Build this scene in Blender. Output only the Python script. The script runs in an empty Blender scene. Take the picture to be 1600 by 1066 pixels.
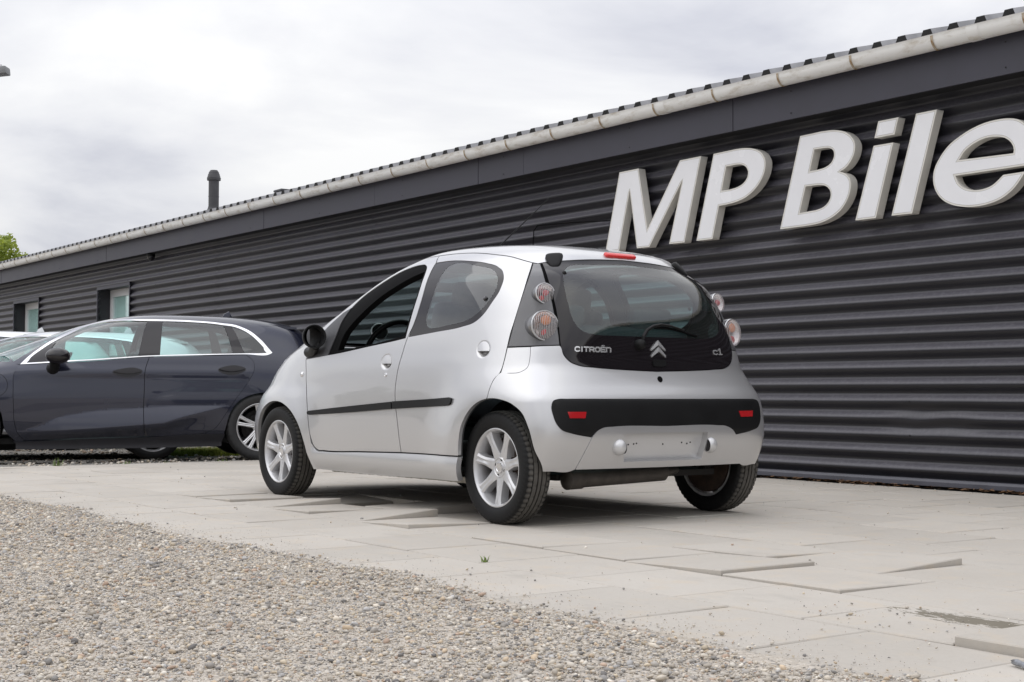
import bpy, bmesh, math, random
import numpy as np
from mathutils import Vector, Matrix, geometry
random.seed(7); rng = np.random.default_rng(7)
S = bpy.context.scene
COL = S.collection
R = math.radians

# ------------------------------------------------------------------ camera
cd = bpy.data.cameras.new('camera'); cam = bpy.data.objects.new('camera', cd); COL.objects.link(cam)
cd.lens = 49.84; cd.sensor_width = 36.0; cd.clip_start = 0.1; cd.clip_end = 3000
cam.location = (-5.6741, 4.7866, 0.6358)
_y, _p, _r = R(-125.949), R(2.1476), R(0.166)
_f = Vector((-math.sin(_y)*math.cos(_p), math.cos(_y)*math.cos(_p), math.sin(_p)))
_rt = Vector((math.cos(_y), math.sin(_y), 0)); _up = _rt.cross(_f)
_r2 = _rt*math.cos(_r)+_up*math.sin(_r); _u2 = -_rt*math.sin(_r)+_up*math.cos(_r)
cam.rotation_euler = Matrix((_r2, _u2, -_f)).transposed().to_euler()
S.camera = cam

# ------------------------------------------------------------------ sky, sun, exposure
SUN_EL, SUN_AZ = R(62), R(70)          # azimuth of the sun measured from +x towards +y
W = bpy.data.worlds.new('World'); S.world = W; W.use_nodes = True
nt = W.node_tree; nt.nodes.clear()
def wn(t, **k):
    n = nt.nodes.new(t)
    for a, b in k.items(): setattr(n, a, b)
    return n
def wmath(op, a, b=None):
    n = wn('ShaderNodeMath', operation=op)
    for i, v in enumerate((a, b)):
        if v is None: continue
        if isinstance(v, (int, float)): n.inputs[i].default_value = v
        else: nt.links.new(v, n.inputs[i])
    return n.outputs[0]
out = wn('ShaderNodeOutputWorld'); bg = wn('ShaderNodeBackground'); bg.inputs[1].default_value = 0.1
sky = wn('ShaderNodeTexSky'); sky.sky_type = 'NISHITA'; sky.sun_disc = False
sky.sun_elevation = SUN_EL; sky.sun_rotation = math.pi/2-SUN_AZ
tc = wn('ShaderNodeTexCoord'); sep = wn('ShaderNodeSeparateXYZ'); nt.links.new(tc.outputs['Generated'], sep.inputs[0])
zc = wmath('MAXIMUM', sep.outputs[2], 0.0)
den = wmath('ADD', zc, 0.16)
cmb = wn('ShaderNodeCombineXYZ')
nt.links.new(wmath('DIVIDE', sep.outputs[0], den), cmb.inputs[0]); nt.links.new(wmath('DIVIDE', sep.outputs[1], den), cmb.inputs[1])
def wnoise(scale, detail, rough, off):
    mp = wn('ShaderNodeMapping'); mp.inputs['Location'].default_value = off
    nt.links.new(cmb.outputs[0], mp.inputs[0])
    n = wn('ShaderNodeTexNoise'); n.inputs['Scale'].default_value = scale; n.inputs['Detail'].default_value = detail
    n.inputs['Roughness'].default_value = rough; n.inputs['Distortion'].default_value = 0.35
    nt.links.new(mp.outputs[0], n.inputs['Vector']); return n.outputs['Fac']
n1 = wnoise(0.95, 7, 0.52, (3.1, 1.7, 0)); n2 = wnoise(0.28, 4, 0.5, (7.3, 2.2, 0))
mixn = wmath('ADD', wmath('MULTIPLY', n1, 0.62), wmath('MULTIPLY', n2, 0.38))
ramp = wn('ShaderNodeValToRGB'); nt.links.new(mixn, ramp.inputs[0])
e = ramp.color_ramp.elements
e[0].position = 0.40; e[0].color = (0.585, 0.60, 0.675, 1)
e[1].position = 0.575; e[1].color = (1.0, 1.0, 1.0, 1)
m = ramp.color_ramp.elements.new(0.485); m.color = (0.82, 0.828, 0.868, 1)
lum = wmath('MULTIPLY', wmath('ADD', wmath('MULTIPLY', zc, 1.15), 1.0), 8.5)
vm = wn('ShaderNodeVectorMath', operation='SCALE'); nt.links.new(ramp.outputs[0], vm.inputs[0]); nt.links.new(lum, vm.inputs['Scale'])
mx = wn('ShaderNodeMix', data_type='RGBA'); mx.inputs[0].default_value = 0.96
nt.links.new(sky.outputs[0], mx.inputs[6]); nt.links.new(vm.outputs[0], mx.inputs[7])
nt.links.new(mx.outputs[2], bg.inputs[0]); nt.links.new(bg.outputs[0], out.inputs[0])
sl = bpy.data.lights.new('sun', 'SUN'); sun = bpy.data.objects.new('sun', sl); COL.objects.link(sun)
sl.energy = 1.0; sl.angle = R(90); sl.color = (1.0, 0.985, 0.96)
sun.rotation_euler = Vector((math.cos(SUN_EL)*math.cos(SUN_AZ), math.cos(SUN_EL)*math.sin(SUN_AZ), math.sin(SUN_EL))).to_track_quat('Z', 'Y').to_euler()
sun.location = (0, 0, 30)
S.view_settings.view_transform = 'Standard'; S.view_settings.look = 'None'
S.view_settings.exposure = 0.0; S.view_settings.gamma = 1.0; S.view_settings.use_curve_mapping = False
S.render.engine = 'CYCLES'
S.cycles.max_bounces = 10; S.cycles.transparent_max_bounces = 24; S.cycles.glossy_bounces = 5

# ------------------------------------------------------------------ materials
class MB:
    def __init__(s, name):
        s.m = bpy.data.materials.new(name); s.m.use_nodes = True; s.t = s.m.node_tree; s.n = s.t.nodes; s.l = s.t.links
        s.b = s.n['Principled BSDF']
    def add(s, t, **k):
        n = s.n.new(t)
        for a, b in k.items(): setattr(n, a, b)
        return n
    def noise(s, scale, detail=4, rough=0.55, coord='Object', mscale=(1, 1, 1)):
        tc = s.add('ShaderNodeTexCoord'); mp = s.add('ShaderNodeMapping'); mp.inputs['Scale'].default_value = mscale
        n = s.add('ShaderNodeTexNoise'); n.inputs['Scale'].default_value = scale; n.inputs['Detail'].default_value = detail
        n.inputs['Roughness'].default_value = rough
        s.l.new(tc.outputs[coord], mp.inputs[0]); s.l.new(mp.outputs[0], n.inputs['Vector']); return n.outputs['Fac']
    def ramp(s, fac, stops):
        r = s.add('ShaderNodeValToRGB'); s.l.new(fac, r.inputs[0]); el = r.color_ramp.elements
        while len(el) < len(stops): el.new(0.5)
        for e, (p, c) in zip(el, stops):
            e.position = p; e.color = tuple(c)+((1,) if len(c) == 3 else ())
        return r.outputs[0]
    def mix(s, fac, a, b, mode='MIX'):
        n = s.add('ShaderNodeMix', data_type='RGBA', blend_type=mode)
        for i, v in ((0, fac), (6, a), (7, b)):
            if hasattr(v, 'links'): s.l.new(v, n.inputs[i])
            elif i == 0: n.inputs[0].default_value = v
            else: n.inputs[i].default_value = tuple(v)+((1,) if len(v) == 3 else ())
        return n.outputs[2]
    def math(s, op, a, b=None):
        n = s.add('ShaderNodeMath', operation=op)
        for i, v in enumerate((a, b)):
            if v is None: continue
            if hasattr(v, 'links'): s.l.new(v, n.inputs[i])
            else: n.inputs[i].default_value = v
        return n.outputs[0]
    def bump(s, h, strength=0.3, dist=0.01):
        b = s.add('ShaderNodeBump'); b.inputs['Strength'].default_value = strength; b.inputs['Distance'].default_value = dist
        s.l.new(h, b.inputs['Height']); s.l.new(b.outputs[0], s.b.inputs['Normal']); return b
    def set(s, **k):
        for a, v in k.items():
            i = s.b.inputs[a.replace('_', ' ')]
            if hasattr(v, 'links'): s.l.new(v, i)
            elif isinstance(v, tuple): i.default_value = v+((1,) if len(v) < len(i.default_value) else ())
            else: i.default_value = v
        return s
def simple(name, col, rough=0.5, metal=0.0, coat=0.0, var=0.0, vs=8.0, bump=0.0, bs=200.0, spec=0.5):
    b = MB(name); b.set(Roughness=rough, Metallic=metal, Coat_Weight=coat, Coat_Roughness=0.04, Specular_IOR_Level=spec)
    if var:
        n = b.noise(vs); lo = tuple(c*(1-var) for c in col); hi = tuple(min(1, c*(1+var)) for c in col)
        b.set(Base_Color=b.ramp(n, [(0.3, lo), (0.7, hi)]))
        b.set(Roughness=b.math('ADD', b.math('MULTIPLY', n, 0.16), rough-0.08))
    else: b.set(Base_Color=col)
    if bump: b.bump(b.noise(bs, 3), bump, 0.002)
    return b.m
def glass(name, tint, f0=0.05, rough=0.0, dirt=0.0):
    b = MB(name); b.n.remove(b.b)
    tr = b.add('ShaderNodeBsdfTransparent'); tr.inputs[0].default_value = tint+(1,)
    gl = b.add('ShaderNodeBsdfGlossy'); gl.inputs['Roughness'].default_value = rough; gl.inputs[0].default_value = (1, 1, 1, 1)
    lw = b.add('ShaderNodeLayerWeight'); lw.inputs[0].default_value = 0.5
    f = b.math('ADD', b.math('MULTIPLY', b.math('POWER', lw.outputs['Facing'], 3.6), 0.9), f0)
    ms = b.add('ShaderNodeMixShader'); b.l.new(f, ms.inputs[0]); b.l.new(tr.outputs[0], ms.inputs[1]); b.l.new(gl.outputs[0], ms.inputs[2])
    res = ms.outputs[0]
    if dirt:
        df = b.add('ShaderNodeBsdfDiffuse'); df.inputs[0].default_value = (0.55, 0.55, 0.52, 1)
        n = b.noise(9, 5, 0.6); m2 = b.add('ShaderNodeMixShader')
        b.l.new(b.math('MULTIPLY', n, dirt), m2.inputs[0]); b.l.new(res, m2.inputs[1]); b.l.new(df.outputs[0], m2.inputs[2]); res = m2.outputs[0]
    b.l.new(res, b.n['Material Output'].inputs[0]); return b.m
def paint(name, col, metal=0.6, rough=0.34, dirt=(0.30, 0.28, 0.25), dirt_amt=0.5):
    b = MB(name); n = b.noise(2.2, 6, 0.6); fl = b.noise(900, 1)
    tc = b.add('ShaderNodeTexCoord'); sp = b.add('ShaderNodeSeparateXYZ'); b.l.new(tc.outputs['Object'], sp.inputs[0])
    low = b.math('SUBTRACT', 0.42, sp.outputs[2]); low = b.math('MULTIPLY', b.math('MAXIMUM', low, 0.0), 2.2)   # road film low on the sides
    c = b.mix(b.math('MULTIPLY', fl, 0.25), col, tuple(min(1, x*1.25) for x in col))
    f = b.math('MINIMUM', b.math('MULTIPLY', b.math('MULTIPLY', low, n), dirt_amt), 0.6)
    b.set(Base_Color=b.mix(f, c, dirt), Metallic=b.math('MULTIPLY', b.math('SUBTRACT', 1.0, f), metal), Coat_Weight=0.9, Coat_Roughness=0.03)
    b.set(Roughness=b.math('ADD', b.math('MULTIPLY', n, 0.10), rough-0.05))
    return b.m
MT = {}
MT['silver'] = paint('silver_paint', (0.565, 0.565, 0.572), 0.72, 0.35)
MT['platesilver'] = paint('plate_panel_paint', (0.60, 0.60, 0.605), 0.35, 0.35)
MT['navy'] = paint('dark_blue_grey_paint', (0.016, 0.019, 0.038), 0.4, 0.26, (0.10, 0.10, 0.10), 0.35)
MT['white'] = paint('white_paint', (0.72, 0.73, 0.74), 0.0, 0.3)
MT['plastic'] = simple('black_plastic', (0.0055, 0.0055, 0.006), 0.5, var=0.15, bump=0.12, bs=700, spec=0.25)
MT['greyplastic'] = simple('grey_plastic', (0.05, 0.05, 0.055), 0.5, var=0.12, bump=0.12, bs=700)
MT['rubber'] = simple('black_rubber', (0.004, 0.004, 0.0045), 0.75, spec=0.07)
MT['gloss'] = simple('black_gloss', (0.012, 0.010, 0.012), 0.05)
MT['flashing'] = simple('base_flashing_sheet', (0.075, 0.075, 0.092), 0.4, var=0.15, vs=5)
MT['dark'] = simple('dark_cavity', (0.010, 0.010, 0.011), 0.8)
MT['trim'] = simple('interior_trim', (0.040, 0.041, 0.044), 0.7, var=0.1)
MT['liner'] = simple('headliner_fabric', (0.35, 0.33, 0.29), 0.9)
MT['seat'] = simple('seat_fabric', (0.045, 0.047, 0.055), 0.9, var=0.2, vs=30)
MT['chrome'] = simple('chrome', (0.80, 0.80, 0.81), 0.12, 1.0)
MT['satin'] = simple('satin_aluminium', (0.78, 0.78, 0.79), 0.28, 1.0)
MT['under'] = simple('underbody', (0.018, 0.016, 0.015), 0.85, var=0.3, vs=12)
MT['rust'] = simple('rusty_iron', (0.045, 0.028, 0.020), 0.8, var=0.4, vs=25)
MT['exhaust'] = simple('dull_steel', (0.075, 0.066, 0.058), 0.5, 0.6, var=0.25, vs=18)
MT['flange'] = simple('dirty_sealant', (0.34, 0.32, 0.28), 0.8, var=0.35, vs=40)
MT['teal'] = glass('tinted_glass', (0.74, 0.93, 0.90), 0.085, dirt=0.025)
MT['tealback'] = glass('tinted_rear_glass', (0.60, 0.85, 0.81), 0.085, dirt=0.035)
MT['clear'] = glass('clear_lens', (0.93, 0.93, 0.93), 0.06)
MT['red'] = simple('red_lens', (0.42, 0.012, 0.016), 0.16, coat=0.6)
MT['amber'] = simple('amber_bulb', (0.75, 0.25, 0.06), 0.25)
MT['bulbred'] = simple('red_bulb', (0.55, 0.03, 0.05), 0.25)
MT['reflector'] = simple('lamp_reflector', (0.75, 0.75, 0.76), 0.22, 0.9)
MT['bright'] = simple('polished_letter', (0.80, 0.80, 0.81), 0.25, 0.75)
MT['jointline'] = simple('letter_joint', (0.33, 0.32, 0.30), 0.7)
MT['paneglass'] = glass('window_glass', (0.90, 0.97, 0.96), 0.07)
MT['palesilver'] = paint('pale_silver_paint', (0.66, 0.67, 0.69), 0.3, 0.32)
MT['galv'] = simple('galvanised_steel', (0.22, 0.225, 0.23), 0.5, 0.4, var=0.15)
MT['bark'] = simple('bark', (0.09, 0.075, 0.06), 0.9, var=0.3)
b = MB('mottled_leaf'); b.set(Base_Color=b.ramp(b.noise(3.0, 3), [(0.3, (0.16, 0.22, 0.03)), (0.7, (0.30, 0.36, 0.07))]), Roughness=0.5, Transmission_Weight=0.0); b.set(Subsurface_Weight=0.0)  # light green leaf colour, mottled by noise
tl = b.add('ShaderNodeBsdfTranslucent'); tl.inputs[0].default_value = (0.45, 0.52, 0.08, 1); ad = b.add('ShaderNodeMixShader'); ad.inputs[0].default_value = 0.4
b.l.new(b.b.outputs[0], ad.inputs[1]); b.l.new(tl.outputs[0], ad.inputs[2]); b.l.new(ad.outputs[0], b.n['Material Output'].inputs[0]); MT['leafgreen'] = b.m
MT['mirror'] = simple('mirror_glass', (0.9, 0.9, 0.9), 0.01, 1.0)
MT['bowl'] = simple('lamp_housing', (0.17, 0.17, 0.18), 0.22, 0.7, coat=0.6)
b = MB('stop_lamp_lens'); b.set(Base_Color=(0.66, 0.012, 0.014), Roughness=0.15, Coat_Weight=0.7, Subsurface_Weight=0.4, Subsurface_Radius=(0.02, 0.002, 0.002), Subsurface_Scale=0.5); MT['stoplamp'] = b.m
b = MB('ribbed_lamp_panel'); tcn = b.add('ShaderNodeTexCoord'); wv = b.add('ShaderNodeTexWave', wave_type='BANDS', bands_direction='Z')
wv.inputs['Scale'].default_value = 62; b.l.new(tcn.outputs['Object'], wv.inputs['Vector']); b.bump(wv.outputs['Fac'], 0.55, 0.003)
b.set(Base_Color=b.ramp(wv.outputs['Fac'], [(0.2, (0.05, 0.05, 0.055)), (0.8, (0.15, 0.15, 0.158))]), Roughness=0.3, Metallic=0.4, Coat_Weight=0.8); MT['ribbed'] = b.m
b = MB('fluted_lens'); b.n.remove(b.b)
tr = b.add('ShaderNodeBsdfTransparent'); tr.inputs[0].default_value = (0.93, 0.90, 0.90, 1)
gl = b.add('ShaderNodeBsdfGlossy'); gl.inputs['Roughness'].default_value = 0.08
tcn = b.add('ShaderNodeTexCoord'); wv = b.add('ShaderNodeTexWave', wave_type='BANDS', bands_direction='X'); wv.inputs['Scale'].default_value = 34
b.l.new(tcn.outputs['Object'], wv.inputs['Vector'])
bp = b.add('ShaderNodeBump'); bp.inputs['Strength'].default_value = 0.9; bp.inputs['Distance'].default_value = 0.004
b.l.new(wv.outputs['Fac'], bp.inputs['Height']); b.l.new(bp.outputs[0], gl.inputs['Normal'])
ms = b.add('ShaderNodeMixShader'); ms.inputs[0].default_value = 0.16
b.l.new(tr.outputs[0], ms.inputs[1]); b.l.new(gl.outputs[0], ms.inputs[2])
df = b.add('ShaderNodeBsdfDiffuse'); df.inputs[0].default_value = (0.74, 0.70, 0.70, 1); b.l.new(bp.outputs[0], df.inputs['Normal'])
m2 = b.add('ShaderNodeMixShader'); b.l.new(b.math('MULTIPLY', b.math('POWER', wv.outputs['Fac'], 2.0), 0.50), m2.inputs[0]); b.l.new(ms.outputs[0], m2.inputs[1]); b.l.new(df.outputs[0], m2.inputs[2])
b.l.new(m2.outputs[0], b.n['Material Output'].inputs[0]); MT['fluted'] = b.m
# tyre rubber with dusty tread
b = MB('tyre_rubber'); n = b.noise(14, 5, 0.6); g = b.add('ShaderNodeNewGeometry')
tcn = b.add('ShaderNodeTexCoord'); sp = b.add('ShaderNodeSeparateXYZ'); b.l.new(tcn.outputs['Object'], sp.inputs[0])
rad = b.math('SQRT', b.math('ADD', b.math('POWER', sp.outputs[0], 2.0), b.math('POWER', sp.outputs[2], 2.0)))
tread = b.ramp(rad, [(0.2705, (0, 0, 0)), (0.2755, (1, 1, 1))])
f = b.math('MULTIPLY', tread, b.math('ADD', b.math('MULTIPLY', n, 0.7), 0.45))
b.set(Base_Color=b.mix(f, (0.0055, 0.0055, 0.006), (0.115, 0.108, 0.097)), Roughness=0.62, Specular_IOR_Level=0.3); b.bump(b.noise(60, 3), 0.1, 0.002); MT['tyre'] = b.m

# ------------------------------------------------------------------ object helpers
def tag(o, label=None, cat=None, group=None, kind=None):
    for k, v in (('label', label), ('category', cat), ('group', group), ('kind', kind)):
        if v: o[k] = v
    return o
def empty(name, loc=(0, 0, 0), rz=0.0, parent=None):
    o = bpy.data.objects.new(name, None); COL.objects.link(o); o.location = loc; o.rotation_euler = (0, 0, rz); o.empty_display_size = 0.2
    if parent: o.parent = parent
    return o
def link(name, me, mat=None, parent=None, loc=(0, 0, 0)):
    o = bpy.data.objects.new(name, me); COL.objects.link(o)
    if mat is not None: me.materials.append(MT[mat] if isinstance(mat, str) else mat)
    if parent: o.parent = parent
    o.location = loc
    return o
def mesh(name, verts, faces, normals=None, smooth=True):
    me = bpy.data.meshes.new(name)
    me.from_pydata([tuple(map(float, v)) for v in verts], [], [tuple(int(i) for i in f) for f in faces])
    me.update()
    if smooth: me.polygons.foreach_set('use_smooth', [True]*len(me.polygons))
    if normals is not None: me.normals_split_custom_set_from_vertices([tuple(map(float, n)) for n in normals])
    return me
def bm_done(bm, name, smooth=False, angle=None):
    bmesh.ops.recalc_face_normals(bm, faces=bm.faces)
    me = bpy.data.meshes.new(name); bm.to_mesh(me); bm.free()
    if smooth: me.polygons.foreach_set('use_smooth', [True]*len(me.polygons))
    if angle: me.set_sharp_from_angle(angle=R(angle))
    return me
def box(bm, c, s, rot=None, bevel=0.0, seg=1):
    r = bmesh.ops.create_cube(bm, size=1.0); vs = r['verts']
    for v in vs: v.co = Vector((v.co.x*s[0], v.co.y*s[1], v.co.z*s[2]))
    if bevel:
        ed = list({e for v in vs for e in v.link_edges})
        rr = bmesh.ops.bevel(bm, geom=ed, offset=bevel, segments=seg, affect='EDGES', profile=0.6)
        vs = list({v for f in rr['faces'] for v in f.verts} | {v for v in vs if v.is_valid})
    Mx = Matrix.Translation(Vector(c))
    if rot is not None: Mx = Mx @ rot.to_4x4()
    for v in vs: v.co = Mx @ v.co
    return vs
def boxes(name, items, mat, parent=None, smooth=False, angle=None):
    bm = bmesh.new()
    for it in items: box(bm, *it)
    return link(name, bm_done(bm, name, smooth or bool(angle), angle), mat, parent)
def tube(bm, pts, r, seg=8, cap=True):
    pts = [Vector(p) for p in pts]; rs = r if isinstance(r, (list, tuple)) else [r]*len(pts); rings = []
    for i, p in enumerate(pts):
        d = (pts[min(i+1, len(pts)-1)]-pts[max(i-1, 0)]).normalized()
        a = Vector((0, 0, 1)) if abs(d.z) < 0.9 else Vector((1, 0, 0))
        x = d.cross(a).normalized(); y = d.cross(x)
        rings.append([bm.verts.new(p+(x*math.cos(2*math.pi*k/seg)+y*math.sin(2*math.pi*k/seg))*rs[i]) for k in range(seg)])
    for a, b2 in zip(rings, rings[1:]):
        for k in range(seg): bm.faces.new((a[k], a[(k+1) % seg], b2[(k+1) % seg], b2[k]))
    if cap: bm.faces.new(rings[0][::-1]); bm.faces.new(rings[-1])
def tubes(name, lst, mat, parent=None, seg=8):
    bm = bmesh.new()
    for pts, r in lst: tube(bm, pts, r, seg)
    return link(name, bm_done(bm, name, True, 50), mat, parent)
def lathe(bm, prof, seg=48, M4=None, axis='y', close=False):
    """prof: (radius, height) list spun about the given axis"""
    rings = []
    for r, h in prof:
        ring = []
        for k in range(seg):
            a = 2*math.pi*k/seg
            p = Vector((r*math.cos(a), h, r*math.sin(a))) if axis == 'y' else Vector((r*math.cos(a), r*math.sin(a), h))
            ring.append(bm.verts.new(M4 @ p if M4 is not None else p))
        rings.append(ring)
    for a, b2 in zip(rings, rings[1:]):
        for k in range(seg): bm.faces.new((a[k], a[(k+1) % seg], b2[(k+1) % seg], b2[k]))
    if close:
        for r, pr in ((rings[0], prof[0]), (rings[-1], prof[-1])):
            if pr[0] > 1e-6: bm.faces.new(r)
    return rings
def copy_tree(o, parent=None, mats=None):
    c = o.copy(); COL.objects.link(c)
    if parent: c.parent = parent
    if mats and c.type == 'MESH':
        for s in c.material_slots:
            if s.material and s.material.name in mats:
                src = s.material.name; s.link = 'OBJECT'; s.material = mats[src]
    for ch in list(o.children): copy_tree(ch, c, mats)
    return c

# ------------------------------------------------------------------ curves, polygons, patches
def spl(pts, step=0.012, closed=True):
    P = [np.array(p[:2], float) for p in pts]; cf = [len(p) > 2 for p in pts]; n = len(P)
    def seg(i0, i1, prev, nxt):
        a, b2 = P[i0 % n], P[i1 % n]; d = max(np.hypot(*(b2-a)), 1e-9)
        def tan(p, q, r):
            d1, d2 = max(np.hypot(*(q-p)), 1e-9), max(np.hypot(*(r-q)), 1e-9)
            return ((q-p)/d1*d2+(r-q)/d2*d1)/(d1+d2)
        ta = tan(P[prev % n], a, b2) if prev is not None else (b2-a)/d
        tb = tan(a, b2, P[nxt % n]) if nxt is not None else (b2-a)/d
        m = max(1, int(math.ceil(d/step))); t = (np.arange(m)/m)[:, None]
        return a*(1+2*t)*(1-t)**2+ta*d*t*(1-t)**2+b2*t*t*(3-2*t)+tb*d*t*t*(t-1)
    out_ = []
    last = n if closed else n-1
    for i in range(last):
        j = i+1
        prev = None if (cf[i] or (not closed and i == 0)) else i-1
        nxt = None if (cf[j % n] or (not closed and j == n-1)) else j+1
        out_.append(seg(i, j, prev, nxt))
    if not closed: out_.append(P[-1][None])
    return np.concatenate(out_)
def pip(poly, pts):
    x, y = pts[:, 0], pts[:, 1]; ins = np.zeros(len(pts), bool); q = np.roll(poly, 1, 0)
    for (x1, y1), (x2, y2) in zip(poly, q):
        if y1 == y2: continue
        ins ^= ((y1 > y) != (y2 > y)) & (x < (x2-x1)*(y-y1)/(y2-y1)+x1)
    return ins
def area(p): return 0.5*np.sum(p[:, 0]*np.roll(p[:, 1], -1)-np.roll(p[:, 0], -1)*p[:, 1])
def inset(p, d):
    if area(p) < 0: p = p[::-1]
    e = np.roll(p, -1, 0)-p; e /= np.maximum(np.hypot(e[:, 0], e[:, 1]), 1e-9)[:, None]
    nrm = np.stack([-e[:, 1], e[:, 0]], 1); v = nrm+np.roll(nrm, 1, 0)
    l = np.maximum(np.sum(v*v, 1)/2, 0.35)
    return p+v/l[:, None]*d
def sym(half):
    """half outline (u >= 0, first and last point on the centre line) -> full outline"""
    h = np.array(half); return np.concatenate([h, (h*[-1, 1])[::-1][1:-1]])
def dense(p, m_):
    q = np.roll(p, -1, 0); out_ = []
    for a, b2 in zip(p, q):
        k = max(1, int(math.ceil(np.hypot(*(b2-a))/m_))); out_ += [a+(b2-a)*i/k for i in range(k)]
    return np.array(out_)
def smooth(p, k=5, it=2):
    w_ = np.ones(2*k+1)/(2*k+1)
    for _ in range(it): p = np.stack([np.convolve(np.concatenate([p[-k:, i], p[:, i], p[:k, i]]), w_, 'valid') for i in (0, 1)], 1)
    return p
def cdt(inc, exc, h, extra=()):
    inc = [dense(np.asarray(p, float), min(h, .05) if h < 5 else 9) for p in inc]; exc = [dense(np.asarray(p, float), min(h, .05) if h < 5 else 9) for p in exc]
    polys = list(inc)+list(exc); V, E = [], []
    for p in polys:
        s = len(V); V += [tuple(q) for q in p]; E += [(s+i, s+(i+1) % len(p)) for i in range(len(p))]
    B = np.array(V); lo, hi = np.concatenate(inc).min(0), np.concatenate(inc).max(0)
    gx, gy = np.arange(lo[0]+h/2, hi[0], h), np.arange(lo[1]+h/2, hi[1], h*0.87)
    G = np.stack(np.meshgrid(gx, gy), -1); G[1::2, :, 0] += h/2; G = G.reshape(-1, 2)
    G = np.concatenate([G]+[np.array(x) for x in extra]) if len(extra) else G
    k = np.zeros(len(G), bool)
    for p in inc: k |= pip(p, G)
    for p in exc: k &= ~pip(p, G)
    G = G[k]
    if len(G):
        d = np.full(len(G), 9.0)
        for i in range(0, len(B), 200): d = np.minimum(d, np.sqrt(((G[:, None]-B[None, i:i+200])**2).sum(-1)).min(1))
        G = G[d > 0.45*min(h, 0.02)]
        V += [tuple(q) for q in G]
    r = geometry.delaunay_2d_cdt([Vector(v) for v in V], E, [], 0, 1e-6)
    v = np.array([tuple(q) for q in r[0]]); f = np.array([list(t) for t in r[2] if len(t) == 3])
    c = v[f].mean(1); k = np.zeros(len(f), bool)
    for p in inc: k |= pip(p, c)
    for p in exc: k &= ~pip(p, c)
    f = f[k]
    a = v[f]; ar = (a[:, 1, 0]-a[:, 0, 0])*(a[:, 2, 1]-a[:, 0, 1])-(a[:, 2, 0]-a[:, 0, 0])*(a[:, 1, 1]-a[:, 0, 1])
    f[ar < 0] = f[ar < 0][:, ::-1]
    us, inv = np.unique(f, return_inverse=True)
    return v[us], inv.reshape(-1, 3)
def patch(name, fn, inc, exc=(), h=0.03, off=0.0, skirt=0.012, mat=None, parent=None, mirror=False, disp=None, extra=(), gap=0.0, lip=0.0):
    """a sheet on the surface fn(a, b) -> (pos, normal), cut to outlines, with its edges turned inwards"""
    inc = [inset(p, gap) if gap else p for p in inc]
    uv, f = cdt(inc, exc, h, extra)
    pos, nr = fn(uv[:, 0], uv[:, 1])
    if np.sum(np.cross(pos[f[:, 1]]-pos[f[:, 0]], pos[f[:, 2]]-pos[f[:, 0]])*nr[f[:, 0]]) < 0: f = f[:, ::-1]
    o = np.full(len(uv), float(off))
    if disp is not None:
        o = o+disp(uv[:, 0], uv[:, 1]); ep = 0.002
        def full(a, b2):
            p, n_ = fn(a, b2); return p+n_*(off+disp(a, b2))[:, None]
        du = full(uv[:, 0]+ep, uv[:, 1])-full(uv[:, 0]-ep, uv[:, 1]); dv = full(uv[:, 0], uv[:, 1]+ep)-full(uv[:, 0], uv[:, 1]-ep)
        n2 = np.cross(du, dv); n2 /= np.linalg.norm(n2, axis=1)[:, None]; n2 *= np.sign(np.sum(n2*nr, 1))[:, None]
    else: n2 = nr
    P = pos+nr*o[:, None]; V = [P]; N = [n2]; F = [f]
    if skirt:
        e = np.concatenate([f[:, [0, 1]], f[:, [1, 2]], f[:, [2, 0]]]); key = np.sort(e, 1)
        _, first, cnt = np.unique(key, axis=0, return_index=True, return_counts=True); be = e[first[cnt == 1]]
        us, inv = np.unique(be, return_inverse=True); inv = inv.reshape(-1, 2); n0 = len(P)
        ed = P[be[:, 1]]-P[be[:, 0]]; on = np.cross(ed, nr[be[:, 0]]); on /= np.maximum(np.linalg.norm(on, axis=1), 1e-9)[:, None]
        acc = np.zeros((len(us), 3)); np.add.at(acc, inv[:, 0], on); np.add.at(acc, inv[:, 1], on)
        acc /= np.maximum(np.linalg.norm(acc, axis=1), 1e-9)[:, None]
        top = P[us]; bot = P[us]-nr[us]*skirt; m_ = len(us)
        V += [top, bot]; N += [acc, acc]
        q = np.stack([be[:, 1]*0+n0+inv[:, 1], n0+inv[:, 0], n0+m_+inv[:, 0], n0+m_+inv[:, 1]], 1)
        Fq = q
    V = np.concatenate(V); N = np.concatenate(N)
    faces = [tuple(t) for t in f]+([tuple(t) for t in Fq] if skirt else [])
    if mirror:
        V = V*[1, -1, 1]; N = N*[1, -1, 1]; faces = [t[::-1] for t in faces]
    return link(name, mesh(name, V, faces, N), mat, parent)

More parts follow.
